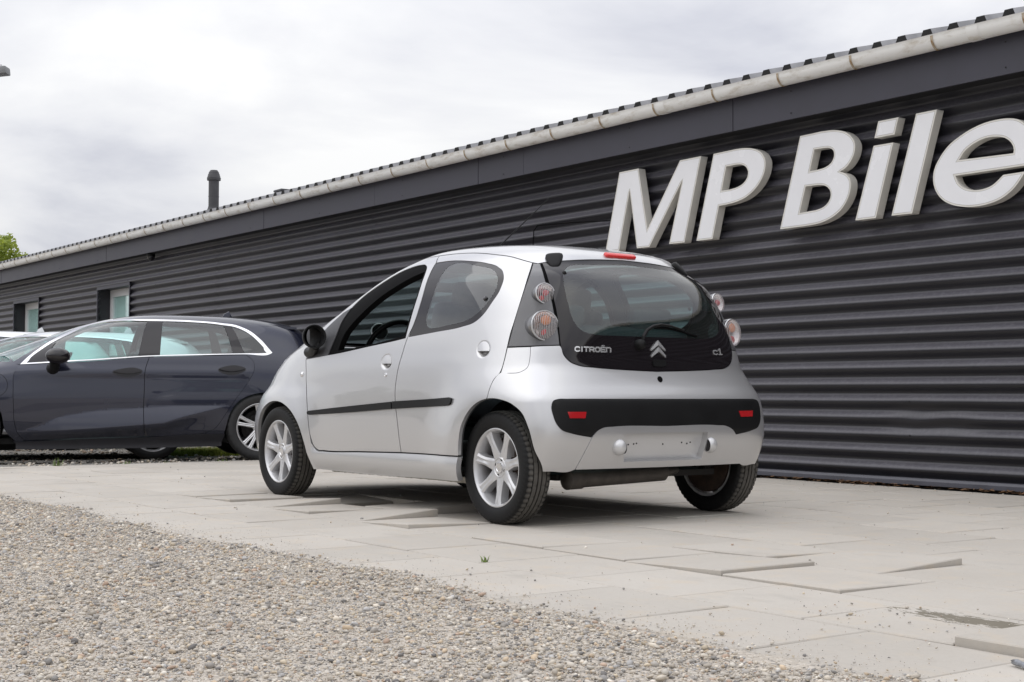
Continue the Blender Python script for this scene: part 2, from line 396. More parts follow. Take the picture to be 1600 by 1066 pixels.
# ------------------------------------------------------------------ car body surfaces
def sstep(a, b2, x):
    t = np.clip((x-a)/(b2-a), 0, 1); return t*t*(3-2*t)
def pchip(xk, yk, x):
    h = np.diff(xk); d = np.diff(yk)/h; m_ = np.zeros(len(yk))
    for i in range(1, len(xk)-1):
        if d[i-1]*d[i] > 0:
            a, b2 = 2*h[i]+h[i-1], h[i]+2*h[i-1]; m_[i] = (a+b2)/(a/d[i-1]+b2/d[i])
    m_[0], m_[-1] = d[0], d[-1]
    x = np.clip(x, xk[0], xk[-1]); i = np.clip(np.searchsorted(xk, x)-1, 0, len(h)-1); t = (x-xk[i])/h[i]
    return yk[i]*(1+2*t)*(1-t)**2+h[i]*m_[i]*t*(1-t)**2+yk[i+1]*t*t*(3-2*t)+h[i]*m_[i+1]*t*t*(t-1)
class Body:
    """a smooth closed car body: every height z has a plan outline; u runs round it (0 = middle of the tail, >0 = left side)"""
    def __init__(s, xc, zk, P, flare):
        s.xc = xc; s.zk = np.array(zk); s.P = {k: np.array(v) for k, v in P.items()}; s.flare = flare
        th = np.linspace(0, math.pi, 2001); x, y = s.plan(th, np.full(2001, 0.6)); s.th = th
        s.U = np.concatenate([[0], np.cumsum(np.hypot(np.diff(x), np.diff(y)))]); s.umax = s.U[-1]
    def prm(s, z): return [pchip(s.zk, s.P[k], z) for k in ('w', 'xr', 'xf', 'nr', 'nf')]
    def plan(s, th, z):
        w, xr, xf, nr, nf = s.prm(z); c, si = -np.cos(th), np.sin(th); fr = c > 0
        a = np.where(fr, xf-s.xc, s.xc-xr); n = np.where(fr, nf, nr)
        r = ((abs(c)/a)**n+(abs(si)/w)**n)**(-1/n); return s.xc+r*c, r*si
    def pos(s, u, z):
        th = np.where(u > s.umax, 2*math.pi-np.interp(2*s.umax-u, s.U, s.th), np.sign(u)*np.interp(abs(u), s.U, s.th))
        x, y = s.plan(th, z); w = s.prm(z)[0]; y = y*(1+s.flare(x, z)/w); return np.stack([x, y, z+0*x], -1)
    def uz(s, u, z):
        u, z = np.asarray(u, float), np.asarray(z, float); e = 0.003
        p = s.pos(u, z); n = np.cross(s.pos(u+e, z)-s.pos(u-e, z), s.pos(u, z+e)-s.pos(u, z-e))
        n /= np.maximum(np.linalg.norm(n, axis=1), 1e-12)[:, None]
        sg = np.sign(n[:, 0]*(p[:, 0]-s.xc)+n[:, 1]*p[:, 1]); return p, n*np.where(sg == 0, 1, sg)[:, None]
    def xz(s, x, z):
        x, z = np.asarray(x, float), np.asarray(z, float); w, xr, xf, nr, nf = s.prm(z); fr = x > s.xc
        a = np.where(fr, xf-s.xc, s.xc-xr); n = np.where(fr, nf, nr)
        y = w*np.maximum(1-(abs(x-s.xc)/a)**n, 1e-6)**(1/n); th = math.pi-np.arctan2(y, x-s.xc)
        return np.stack([np.interp(th, s.th, s.U), z], -1)
    def xzp(s, pts):
        a = np.array([p[:2] for p in pts]); q = s.xz(a[:, 0], np.maximum(a[:, 1], 0.29)); q[:, 1] = a[:, 1]
        return [tuple(v)+((1,) if len(p) > 2 else ()) for v, p in zip(q, pts)]
    def zof(s, x, y):
        lo, hi = np.full(len(x), 0.6), np.full(len(x), s.zk[-1])
        for _ in range(32):
            m_ = (lo+hi)/2; w, xr, xf, nr, nf = s.prm(m_); fr = x > s.xc
            a = np.where(fr, xf-s.xc, s.xc-xr); n = np.where(fr, nf, nr); y0 = y/(1+s.flare(x, m_)/w)
            ins = (abs(x-s.xc)/a)**n+(abs(y0)/w)**n < 1; lo = np.where(ins, m_, lo); hi = np.where(ins, hi, m_)
        return (lo+hi)/2
    def xy(s, x, y):
        x, y = np.asarray(x, float), np.asarray(y, float); e = 0.006; z = s.zof(x, y)
        n = np.stack([-(s.zof(x+e, y)-s.zof(x-e, y))/(2*e), -(s.zof(x, y+e)-s.zof(x, y-e))/(2*e), np.ones(len(x))], -1)
        n[:, :2] = np.clip(n[:, :2], -4, 4)
        return np.stack([x, y, z], -1), n/np.linalg.norm(n, axis=1)[:, None]
    def uz2xy(s, p): return s.pos(p[:, 0], p[:, 1])[:, :2]

# ------------------------------------------------------------------ ground
def concrete(name):
    b = MB(name); oi = b.add('ShaderNodeObjectInfo')
    big = b.noise(1.1, 5, 0.6, 'Object'); fine = b.noise(55, 5, 0.7, 'Object'); mid = b.noise(7, 5, 0.65, 'Object')
    c = b.ramp(big, [(0.3, (0.485, 0.448, 0.398)), (0.7, (0.555, 0.519, 0.468))])
    c = b.mix(b.math('MULTIPLY', fine, 0.40), c, (0.34, 0.31, 0.27), 'MIX')
    sand = b.ramp(mid, [(0.52, (0, 0, 0)), (0.72, (1, 1, 1))]); c = b.mix(b.math('MULTIPLY', sand, 0.60), c, (0.53, 0.455, 0.36))
    v = b.math('ADD', b.math('MULTIPLY', oi.outputs['Random'], 0.10), 0.94)
    m_ = b.add('ShaderNodeVectorMath', operation='SCALE'); b.l.new(c, m_.inputs[0]); b.l.new(v, m_.inputs['Scale'])
    spk = b.ramp(b.noise(120, 3, 0.6, 'Object'), [(0.66, (0, 0, 0)), (0.74, (1, 1, 1))])
    c2 = b.mix(b.math('MULTIPLY', spk, 0.55), m_.outputs[0], (0.22, 0.20, 0.18))
    stain = b.ramp(b.noise(2.6, 6, 0.68, 'Object', (1, 1.8, 1)), [(0.55, (0, 0, 0)), (0.78, (1, 1, 1))])
    c2 = b.mix(b.math('MULTIPLY', stain, 0.50), c2, (0.33, 0.315, 0.285))
    # damp patch and dusty tyre marks with a shape of their own
    tcn = b.add('ShaderNodeTexCoord'); sp = b.add('ShaderNodeSeparateXYZ'); b.l.new(tcn.outputs['Object'], sp.inputs[0])
    dx = b.math('MULTIPLY', b.math('SUBTRACT', sp.outputs[0], -3.20), 2.2); dy = b.math('MULTIPLY', b.math('SUBTRACT', sp.outputs[1], 1.36), 9.0)
    dd = b.math('SQRT', b.math('ADD', b.math('POWER', dx, 2.0), b.math('POWER', dy, 2.0)))
    wet = b.math('MULTIPLY', b.math('GREATER_THAN', b.math('ADD', b.math('MULTIPLY', b.noise(14, 4, 0.7, 'Object', (1, 2.6, 1)), 2.3), b.math('MULTIPLY', dd, -1.0)), 0.62), 0.75)
    c2 = b.mix(wet, c2, (0.095, 0.078, 0.045))
    b.set(Base_Color=c2, Roughness=0.85, Specular_IOR_Level=0.3)
    b.bump(b.math('ADD', b.math('MULTIPLY', fine, 0.6), b.math('MULTIPLY', mid, 0.4)), 0.35, 0.004); return b.m
MT['slab'] = concrete('concrete_slab')
MT['sand'] = simple('sand_bed', (0.33, 0.285, 0.22), 0.95, var=0.35, vs=30, bump=0.5, bs=120)
MT['dirt'] = simple('gravelly_dirt', (0.25, 0.235, 0.21), 0.95, var=0.35, vs=18, bump=0.6, bs=60)
b = MB('gravel_lot'); tcn = b.add('ShaderNodeTexCoord'); vo = b.add('ShaderNodeTexVoronoi'); vo.inputs['Scale'].default_value = 95; b.l.new(tcn.outputs['Object'], vo.inputs['Vector'])
sr = b.add('ShaderNodeSeparateXYZ'); b.l.new(vo.outputs['Color'], sr.inputs[0])
c = b.ramp(sr.outputs[0], [(0.0, (0.20, 0.195, 0.195)), (0.25, (0.43, 0.39, 0.335)), (0.6, (0.53, 0.48, 0.415)), (1.0, (0.63, 0.59, 0.53))])
f = b.ramp(b.noise(2.2, 5, 0.65), [(0.40, (0, 0, 0)), (0.70, (1, 1, 1))])
b.set(Base_Color=b.mix(b.math('ADD', b.math('MULTIPLY', f, 0.45), 0.20), c, (0.52, 0.46, 0.39)), Roughness=0.92, Specular_IOR_Level=0.2); b.bump(b.math('SUBTRACT', 1.0, vo.outputs['Distance']), 0.8, 0.008); MT['lot'] = b.m
def sheet(name, x0, x1, y0, y1, z, mat, kind='structure', n=(1, 1), f=None):
    xs = np.linspace(x0, x1, n[0]+1); ys = np.linspace(y0, y1, n[1]+1)
    V = [(x, y, z+(f(x, y) if f else 0)) for y in ys for x in xs]; q = n[0]+1
    F = [(j*q+i, j*q+i+1, (j+1)*q+i+1, (j+1)*q+i) for j in range(n[1]) for i in range(n[0])]
    o = link(name, mesh(name, V, F), mat); o['kind'] = kind; return o
sheet('ground', -700, 900, -700, 700, -0.13, 'dirt')
PX0, PX1, PY0, PY1 = -5.8, 6.72, -3.30, 2.225
pave = sheet('paving_bed', PX0, PX1, PY0, PY1+.01, -0.074, 'sand', n=(40, 20), f=lambda x, y: 0.006*math.sin(x*3.1)*math.cos(y*4.3))
gravel_bed = sheet('gravel_bed', -300, 300, PY1-.02, 400, -0.0045, 'lot')
sheet('dirt_strip', PX1+.01, 60, -3.28, PY1-.03, -0.014, 'dirt', n=(160, 8), f=lambda x, y: -.075*min(1, max(0, (x-7.3)/1.6))+0.004*math.sin(x*2.3)*math.cos(y*2.9))
JA = [-5.72, -5.19, -4.66, -4.13, -3.615, -3.12, -2.585, -2.045, -1.52, -1.0, -.48, .04, .53, 1.04, 1.56, 2.02, 2.5, 3.0, 3.5, 4.0, 4.5, 5.0, 5.5, 6.0, 6.5, 6.70]
JB = [-5.78, -5.44, -4.93, -4.42, -3.90, -3.385, -2.87, -2.335, -1.79, -1.25, -.74, -.22, .28, .78, 1.30, 1.79, 2.27, 2.75, 3.25, 3.75, 4.25, 4.75, 5.25, 5.75, 6.25, 6.70]
rows = [2.222, 1.733, 1.243, .755, .265, -.225, -.715, -1.205, -1.695, -2.185, -2.675, -3.165]
TILT = {}                                             # (row, lower joint) -> heights of corners (x0y0, x1y0, x1y1, x0y1); x0 is the end towards the camera
def tilt(r, x, *c): TILT[(r, round(x, 3))] = tuple(v*1.25 if v > 0 else v for v in c)
tilt(2, 1.56, .026, .004, 0, 0); tilt(2, 1.04, .004, .0, .0, .012); tilt(2, .53, .032, .008, 0, 0); tilt(2, .04, .004, 0, 0, .018)
tilt(2, 2.02, .010, .004, .002, .014); tilt(2, 2.5, .009, 0, 0, .006); tilt(3, .78, .030, .012, .004, .014); tilt(3, .28, .006, -.010, -.012, -.004); MISSING = {(3, 1.30)}
tilt(3, 1.79, -.02, 0, 0, -.02); tilt(2, -2.045, .014, 0, .001, .015); tilt(2, -2.585, .001, .002, .005, .009); tilt(3, -2.335, .021, .004, 0, .001); tilt(3, -1.79, .001, 0, .003, .010)
tilt(2, -1.52, .001, 0, .004, .005); tilt(1, -3.90, .018, .018, .019, .019); tilt(1, -4.42, .006, .014, .014, .006); tilt(3, 2.27, .004, 0, 0, .012); tilt(2, -1.0, 0, 0, 0.006, .007)
bevw = 0.006
for r in range(len(rows)-1):
    J = JA if r % 2 == 0 else JB
    for a, b2 in zip(J, J[1:]):
        y1, y0 = rows[r], rows[r+1]
        if (r, round(a, 2)) in MISSING: continue
        g = 0.0026
        hz = TILT.get((r, round(a, 3)))
        if hz is None: 
            m_ = rng.normal(0, .0009); hz = tuple(m_+rng.normal(0, .0010, 4)); hz = tuple(min(max(h, -.004), .0035) for h in hz)
        xs = (a+g+rng.uniform(0, .0012), b2-g-rng.uniform(0, .0012)); ys = (y0+g+rng.uniform(0, .001), y1-g-rng.uniform(0, .001))
        cs = [(xs[0], ys[0]), (xs[1], ys[0]), (xs[1], ys[1]), (xs[0], ys[1])]; V = []
        jit = rng.normal(0, .0012, (4, 2))
        for (x, y), h, j in zip(cs, hz, jit): V.append((x+j[0]*.3, y+j[1]*.3, h-.066))
        for (x, y), h, j in zip(cs, hz, jit): V.append((x+j[0]*.3, y+j[1]*.3, h-.0035))
        for (x, y), h, (sx, sy) in zip(cs, hz, ((1, 1), (-1, 1), (-1, -1), (1, -1))): V.append((x+sx*.0035, y+sy*.0035, h))
        F = [(8, 9, 10, 11)]+[(i, (i+1) % 4, 4+(i+1) % 4, 4+i) for i in range(4)]+[(4+i, 4+(i+1) % 4, 8+(i+1) % 4, 8+i) for i in range(4)]
        link('paving_slab', mesh('paving_slab', V, F, smooth=False), 'slab', pave)

# ------------------------------------------------------------------ gravel, loose stones
def ico():
    bm = bmesh.new(); bmesh.ops.create_icosphere(bm, subdivisions=1, radius=1.0)
    v = np.array([x.co[:] for x in bm.verts]); f = np.array([[q.index for q in x.verts] for x in bm.faces]); bm.free(); return v, f
ICO = ico()
OCT = (np.array([(1, 0, 0), (0, 1, 0), (-1, 0, 0), (0, -1, 0), (0, 0, 1.), (0, 0, -1)]), np.array([(0, 1, 4), (1, 2, 4), (2, 3, 4), (3, 0, 4), (1, 0, 5), (2, 1, 5), (3, 2, 5), (0, 3, 5)]))
b = MB('pebble'); at = b.add('ShaderNodeAttribute'); at.attribute_name = 'stone'; nz = b.noise(160, 4, 0.6)
b.set(Base_Color=b.mix(b.math('MULTIPLY', nz, 0.26), at.outputs['Color'], (0.50, 0.44, 0.36)), Roughness=0.85, Specular_IOR_Level=0.25); b.bump(b.noise(300, 2), 0.25, 0.001); MT['pebble'] = b.m
PAL = np.array([1.18, 1.15, 1.10])*np.array([(.43, .40, .36), (.50, .47, .43), (.33, .32, .31), (.22, .22, .225), (.56, .52, .46), (.49, .40, .30), (.41, .31, .25), (.60, .58, .54), (.15, .15, .16), (.50, .44, .35), (.39, .395, .41)])
PW = np.array([.13, .15, .13, .09, .12, .07, .045, .09, .045, .07, .09]); PW /= PW.sum()
def stones(name, xyz, size, squash=(.38, .68), sink=.38, base=1):
    IV, IF = ICO if base else OCT; n = len(xyz); k = rng.normal(0, .17, (n, len(IV), 1)); V = IV[None]*(1+k)
    sc = np.stack([size*rng.uniform(.8, 1.3, n), size*rng.uniform(.65, 1.0, n), size*rng.uniform(*squash, n)], -1)*0.5
    V = V*sc[:, None]; a = rng.uniform(0, 2*np.pi, n); t = rng.normal(0, .25, n)
    c, s = np.cos(t)[:, None], np.sin(t)[:, None]; x, z = V[..., 0]*c-V[..., 2]*s, V[..., 0]*s+V[..., 2]*c; V = np.stack([x, V[..., 1], z], -1)
    c, s = np.cos(a)[:, None], np.sin(a)[:, None]; V = np.stack([V[..., 0]*c-V[..., 1]*s, V[..., 0]*s+V[..., 1]*c, V[..., 2]], -1)
    V = V+np.asarray(xyz)[:, None]; V[..., 2] += (sc[:, 2]*(1-sink))[:, None]
    F = (IF[None]+(np.arange(n)*len(IV))[:, None, None]).reshape(-1, 3)
    me = bpy.data.meshes.new(name); nv, nf = n*len(IV), len(F)
    me.vertices.add(nv); me.vertices.foreach_set('co', V.reshape(-1).astype(np.float32))
    me.loops.add(nf*3); me.loops.foreach_set('vertex_index', F.reshape(-1).astype(np.int32))
    me.polygons.add(nf); me.polygons.foreach_set('loop_start', (np.arange(nf)*3).astype(np.int32)); me.polygons.foreach_set('loop_total', np.full(nf, 3, np.int32))
    me.polygons.foreach_set('use_smooth', np.ones(nf, bool)); me.update(calc_edges=True)
    col = PAL[rng.choice(len(PAL), n, p=PW)]*rng.uniform(.75, 1.18, (n, 1)); c4 = np.ones((n, len(IV), 4)); c4[..., :3] = col[:, None]
    ca = me.color_attributes.new('stone', 'FLOAT_COLOR', 'POINT'); ca.data.foreach_set('color', c4.reshape(-1).astype(np.float32))
    o = link(name, me, 'pebble'); o['kind'] = 'stuff'; return o
def gz(x, y): return -0.0045+0*x
cx, cy = -5.6741, 4.7866
def edge(x): return 2.235+0.05*np.sin(x*1.9+.6)+0.03*np.sin(x*5.3)+0.02*np.sin(x*11)
def scatter(n, x0, x1, y0, y1, keep=None):
    p = np.stack([rng.uniform(x0, x1, n), rng.uniform(y0, y1, n)], -1); return p[keep(p)] if keep is not None else p
def view(p, m=0.35):
    # inside the view wedge, a margin wider than the frame for a step to the side
    dx, dy = p[:, 0]-cx, p[:, 1]-cy; d = dx*.8096-dy*.587; l = -dx*.587-dy*.8096
    return (d > 2.2) & (abs(l) < d*.36+m+.25)
def gravel(name, n, mean, sig, lo, hi, base, lift):
    p = scatter(n, -4.6, 4.2, 2.05, 5.2, lambda p: view(p) & (p[:, 1] > edge(p[:, 0])-np.abs(rng.normal(0, .035, len(p)))) & (p[:, 1] < 2.2+1.95*np.clip((4.4-p[:, 0])/4, .25, 1.2)))
    d = np.hypot(p[:, 0]-cx, p[:, 1]-cy); p = p[rng.random(len(p)) < np.clip((7.0/d)**.9, .35, 1)]
    sz = np.clip(rng.lognormal(math.log(mean), sig, len(p)), lo, hi); d = np.hypot(p[:, 0]-cx, p[:, 1]-cy); sz *= 1+.2*np.clip((d-5)/4, 0, 1)
    z = np.where(p[:, 1] > 2.235, gz(p[:, 0], p[:, 1])+rng.uniform(-.002, lift, len(p))*(.5+.5*np.sin(p[:, 0]*3.1+np.sin(p[:, 1]*4))), 0.0005)
    stones(name, np.stack([p[:, 0], p[:, 1], z], -1), sz, base=base)
gravel('gravel', 72000, .0098, .38, .005, .025, 1, .005)
gravel('coarse_gravel', 1700, .0175, .22, .012, .030, 1, .006)
gravel('fine_gravel', 300000, .0054, .30, .003, .010, 0, .002)
# stones strewn over the slabs, thicker near the gravel and along the wall
q = np.concatenate([scatter(620, -4.2, 6.5, -3.1, 2.2), np.stack([rng.uniform(-4.3, 3.5, 1100), 2.25-np.abs(rng.normal(0, .09, 1100))], -1), np.stack([rng.uniform(-4.5, 6, 420), -3.12+np.abs(rng.normal(0, .10, 420))], -1),
                    np.stack([rng.normal(-1.9, .10, 36), rng.normal(.55, .13, 36)], -1), np.stack([rng.normal(-3.1, .25, 120), rng.normal(1.5, .15, 120)], -1)])
sz = np.clip(rng.lognormal(math.log(.0046), .5, len(q)), .0022, .016)
stones('loose_pebbles', np.stack([q[:, 0], q[:, 1], np.full(len(q), .0018)], -1), sz, (.5, .8), .15)
q = scatter(4200, 6.75, 13, -3.1, 2.2); stones('rubble', np.stack([q[:, 0], q[:, 1], -.014-.075*np.clip((q[:, 0]-7.3)/1.6, 0, 1)], -1), np.clip(rng.lognormal(math.log(.020), .5, len(q)), .008, .06))
# weeds
MT['grass'] = simple('grass_blade', (0.14, 0.20, 0.045), 0.7, var=0.35, vs=6)
MT['moss'] = simple('yellow_moss', (0.20, 0.24, 0.03), 0.85, var=0.35, vs=9)
def blades(name, c, n, rad, h, mat='grass', parent=None):
    V, F = [], []
    for _ in range(n):
        a, rr = rng.uniform(0, 6.28), rad*math.sqrt(rng.random()); x, y = c[0]+rr*math.cos(a), c[1]+rr*math.sin(a); hh = h*rng.uniform(.4, 1.1)
        b2 = rng.uniform(0, 6.28); w = .0022*(1+h*6); lx, ly = math.cos(b2)*hh*.6, math.sin(b2)*hh*.6; px, py = -math.sin(b2)*w, math.cos(b2)*w; s0 = len(V)
        V += [(x-px, y-py, c[2]), (x+px, y+py, c[2]), (x+px*.7+lx*.4, y+py*.7+ly*.4, c[2]+hh*.65), (x-px*.7+lx*.4, y-py*.7+ly*.4, c[2]+hh*.65), (x+lx, y+ly, c[2]+hh)]
        F += [(s0, s0+1, s0+2, s0+3), (s0+3, s0+2, s0+4)]
    return link(name, mesh(name, V, F, smooth=False), mat)
g = blades('grass_tuft', (-1.245, 1.70, 0), 16, .012, .026); tag(g, 'tiny green grass tuft in a slab joint near the gravel edge', 'grass tuft')
GT = [((6.69, .72, -.02), 26, .05, .09), ((6.70, .12, -.02), 40, .06, .05), ((6.72, -.30, -.02), 22, .05, .045), ((6.74, -.85, -.02), 30, .07, .05)]
for (c, n, rd_, h), lb in zip(GT, ('tallest green grass tuft at the far slab edge under the dark hatchback', 'widest low grass tuft at the far slab edge under the dark hatchback', 'small grass tuft at the slab edge right of the widest tuft', 'grass tuft at the slab edge by the rear wheel of the dark hatchback')):
    tag(blades('grass_tuft', c, n, rd_, h), lb, 'grass tuft', 'grass tufts at the far edge of the paving')
mo = blades('grass', (10.35, -2.30, -.088), 7000, .85, .06, 'moss'); mo['kind'] = 'stuff'
q = np.concatenate([scatter(2400, -4.4, 6.5, -3.1, 2.2), np.stack([rng.uniform(-4.4, 3.5, 2600), 2.24-np.abs(rng.normal(0, .16, 2600))], -1), np.stack([rng.uniform(-4.5, 6, 900), -3.14+np.abs(rng.normal(0, .16, 900))], -1)])
stones('grit', np.stack([q[:, 0], q[:, 1], np.full(len(q), .0012)], -1), rng.uniform(.0016, .0045, len(q)), (.5, .8), .2, 0)
MT['scrap'] = simple('grey_scrap_metal', (0.30, 0.31, 0.33), 0.35, 0.6, var=0.4, vs=60)
bm = bmesh.new(); lathe(bm, [(.0001, -.030), (.009, -.028), (.013, -.012), (.011, .004), (.014, .018), (.012, .030), (.006, .032), (.0001, .026)], 14, Matrix.Translation((-3.672, 1.865, .009)) @ Matrix.Rotation(R(70), 4, 'Z') @ Matrix.Diagonal((.62, 1.1, .62, 1)))
for v in bm.verts: v.co += Vector(rng.normal(0, .001, 3)); v.co.z = max(v.co.z, .003)
tag(link('scrap_piece', bm_done(bm, 'scrap_piece', True, 40), 'scrap'), 'small crumpled grey metal scrap on the paving below the raised slab at the right', 'scrap')
# dry leaves and twigs against the wall foot
MT['leaf'] = simple('dry_leaf', (0.16, 0.085, 0.04), 0.8, var=0.5, vs=20)
V, F = [], []
for _ in range(260):
    x = rng.choice([rng.uniform(-1.2, 4.5), rng.normal(-.15, .35), rng.normal(1.2, .3)]); y = -3.20+abs(rng.normal(0, .035)); s0 = len(V); a = rng.uniform(0, 6.28); l = rng.uniform(.012, .035); w = l*rng.uniform(.12, .5)
    ux, uy = math.cos(a)*l, math.sin(a)*l; px, py = -math.sin(a)*w, math.cos(a)*w; z0 = rng.uniform(.004, .02)
    V += [(x-ux, y-uy, z0), (x+px, y+py, z0+.006), (x+ux, y+uy, z0+rng.uniform(0, .012)), (x-px, y-py, z0+.002)]; F.append((s0, s0+1, s0+2, s0+3))
o = link('leaf_litter', mesh('leaf_litter', V, F, smooth=False), 'leaf'); o['kind'] = 'stuff'

# ------------------------------------------------------------------ showroom building
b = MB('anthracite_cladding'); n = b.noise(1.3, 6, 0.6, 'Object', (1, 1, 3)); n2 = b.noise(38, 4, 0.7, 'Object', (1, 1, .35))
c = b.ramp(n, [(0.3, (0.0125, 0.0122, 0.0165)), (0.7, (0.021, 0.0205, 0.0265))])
dust_light = b.ramp(n2, [(0.45, (0, 0, 0)), (0.80, (1, 1, 1))])
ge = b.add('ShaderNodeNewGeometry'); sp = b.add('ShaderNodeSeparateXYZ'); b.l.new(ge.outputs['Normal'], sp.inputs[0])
up = b.math('MAXIMUM', sp.outputs[2], 0.0)          # dust flecks over sky light painted on the ribs' upward faces
b.set(Base_Color=b.mix(b.math('MULTIPLY', b.math('ADD', b.math('MULTIPLY', dust_light, 0.22), 0.27), up), c, (0.34, 0.325, 0.375)), Roughness=b.math('ADD', b.math('MULTIPLY', n2, 0.16), 0.30), Specular_IOR_Level=0.5); MT['clad'] = b.m
MT['fascia'] = simple('slate_grey_board', (0.038, 0.037, 0.052), 0.5, var=0.12, vs=3)
MT['soffit'] = simple('soffit_board', (0.012, 0.012, 0.014), 0.8)
b = MB('weathered_white_gutter'); n = b.noise(5, 6, 0.7, 'Object', (1, 3, 3)); s_ = b.ramp(n, [(0.50, (0, 0, 0)), (0.70, (1, 1, 1))])
b.set(Base_Color=b.mix(b.math('MULTIPLY', s_, 0.62), (0.80, 0.795, 0.775), (0.38, 0.31, 0.22)), Roughness=0.45); MT['gutter'] = b.m
b = MB('rust_stained_strap'); n = b.noise(30, 5, 0.6); b.set(Base_Color=b.ramp(n, [(0.38, (0.27, 0.17, 0.075)), (0.62, (0.50, 0.44, 0.35))]), Roughness=0.6); MT['strap'] = b.m
MT['roofsheet'] = simple('fibre_cement_roof', (0.30, 0.30, 0.31), 0.8, var=0.2, vs=6)
MT['foam'] = simple('black_foam', (0.012, 0.012, 0.012), 0.9)
MT['upvc'] = simple('white_upvc', (0.72, 0.72, 0.73), 0.35)
MT['blind'] = simple('pale_green_blind', (0.80, 0.88, 0.87), 0.7)
MT['reveal'] = simple('dark_reveal', (0.022, 0.022, 0.027), 0.5)
MT['pipe'] = simple('dark_flue', (0.055, 0.055, 0.06), 0.5, var=0.2)
BX0, BX1, WY = -15.0, 34.0, -3.25
bld = empty('showroom_building', (0, WY, 0))
tag(bld, 'long low dark grey corrugated showroom with white gutter and sign letters', 'building')
def bpart(o): o.parent = bld; o.matrix_parent_inverse = Matrix.Translation((0, -WY, 0)); return o
LAM, AMP, Z0 = 0.1178, 0.0205, 0.121
def corr(x0, x1, z0, z1, dent=False):
    nz = max(2, int(round((z1-z0)/LAM*14))); zs = np.linspace(z0, z1, nz+1); nx = 60 if dent else max(1, int((x1-x0)/1.05))
    xs = np.linspace(x0, x1, nx+1); V = []
    for x in xs:
        for z in zs:
            y = WY+AMP*math.cos(2*math.pi*(z-Z0)/LAM)
            if dent:
                k = math.exp(-((x-.50)/.30)**2-((z-.46)/.11)**2); y = y*(1-.65*k)+(WY-.006)*.65*k+.005*k*math.sin(z*61+x*9)
            V.append((x, y, z))
    q = nz+1; F = [(i*q+j, i*q+j+1, (i+1)*q+j+1, (i+1)*q+j) for i in range(nx) for j in range(nz)]
    return bpart(link('cladding_sheet', mesh('cladding_sheet', V, [f[::-1] for f in F]), 'clad'))
WIN = [(15.42, 16.80), (19.83, 21.27), (26.5, 27.9)]; WZ0, WZ1 = 1.22, 2.30
xcur = BX0
for (a, b2) in WIN+[(BX1, None)]:
    n = max(1, int(round((a-xcur)/2.1)))
    if a > 15 and xcur < 0:
        cuts = [BX0+2.115*i for i in range(6)]+[-2.52, -.37, 1.731, 3.84, 5.95, 8.05, 10.15, 12.25, 14.0, a]
        cuts = sorted(c for c in cuts if c <= a)
    else: cuts = list(np.linspace(xcur, a, n+1))
    for i_, (c0, c1) in enumerate(zip(cuts, cuts[1:])): corr(c0-.02, c1+.02, 0.055, 2.70, dent=(c0 < .4 < c1)).location.y += .0025*(i_ % 2)
    if b2: corr(a, b2, WZ1+.02, 2.70); corr(a, b2, 0.055, WZ0-.02); xcur = b2
# fixings
V, F = [], []
for x in [1.731+1.0525*k for k in range(-5, 30)]:
    if any(a-.1 < x < b2+.1 for a, b2 in WIN): continue
    for i, z in enumerate(np.arange(Z0, 2.66, LAM)):
        if (i*7+int(x*3)) % 3 and i % 2: continue
        s0 = len(V); y = WY+AMP; r_ = .0075
        for k in range(6): V.append((x+r_*math.cos(k*math.pi/3), y, z+r_*math.sin(k*math.pi/3)))
        V.append((x, y+.006, z)); F += [(s0+k, s0+(k+1) % 6, s0+6) for k in range(6)]
o = bpart(link('cladding_screws', mesh('cladding_screws', V, F), 'dark')); o['kind'] = 'stuff'
# foot flashing and plinth
bm = bmesh.new(); prof = [(-.035, .068), (.012, .064), (.016, .052), (.022, .046), (.024, .018), (.010, .014)]
r0 = [[bm.verts.new((x, WY+y, z)) for y, z in prof] for x in (BX0, BX1)]
for k in range(5): bm.faces.new((r0[0][k], r0[0][k+1], r0[1][k+1], r0[1][k]))
bpart(link('base_flashing', bm_done(bm, 'base_flashing', True, 30), 'flashing'))
def hbox(name, c, s, mat, bev=0.0): return bpart(boxes(name, [(c, s, None, bev)], mat))
hbox('plinth', ((BX0+BX1)/2, WY-.13, .02), (BX1-BX0, .16, .19), 'dark')
hbox('back_wall', ((BX0+BX1)/2, WY-9.0, 1.4), (BX1-BX0, .2, 2.8), 'clad')
hbox('inner_wall', ((BX0+BX1)/2, WY-.62, 1.4), (BX1-BX0, .1, 2.7), 'dark')
for x in (BX0, BX1): hbox('gable_wall', (x, WY-4.6, 1.45), (.15, 9.0, 2.9), 'clad')
# fascia boards, soffit
J = [-15.0, -11.6, -8.85, -6.1, -3.3, -.55, 2.208, 4.957, 5.706, 7.70, 10.42, 13.21, 15.95, 18.74, 21.5, 24.3, 27.1, 29.9, 34.0]
for i, (a, b2) in enumerate(zip(J, J[1:])): hbox('fascia_board', ((a+b2)/2, -3.060-.002*(i % 2), 2.832), (b2-a-.006, .02, .284), 'fascia')
for i, x in enumerate(np.arange(-2.0, 22, 1.37)):
    pass
V, F = [], []
for i, x in enumerate(np.arange(-3.0, 22, .92)):
    for z in (2.735, 2.90):
        if (i+int(z*10)) % 2: continue
        s0 = len(V); V += [(x+.006*math.cos(k*math.pi/3), -3.049, z+.006*math.sin(k*math.pi/3)) for k in range(6)]+[(x, -3.043, z)]; F += [(s0+k, s0+(k+1) % 6, s0+6) for k in range(6)]
o = bpart(link('fascia_screws', mesh('fascia_screws', V, F), 'dark')); o['kind'] = 'stuff'
hbox('soffit', ((BX0+BX1)/2, -3.17, 2.705), (BX1-BX0, .20, .012), 'soffit')
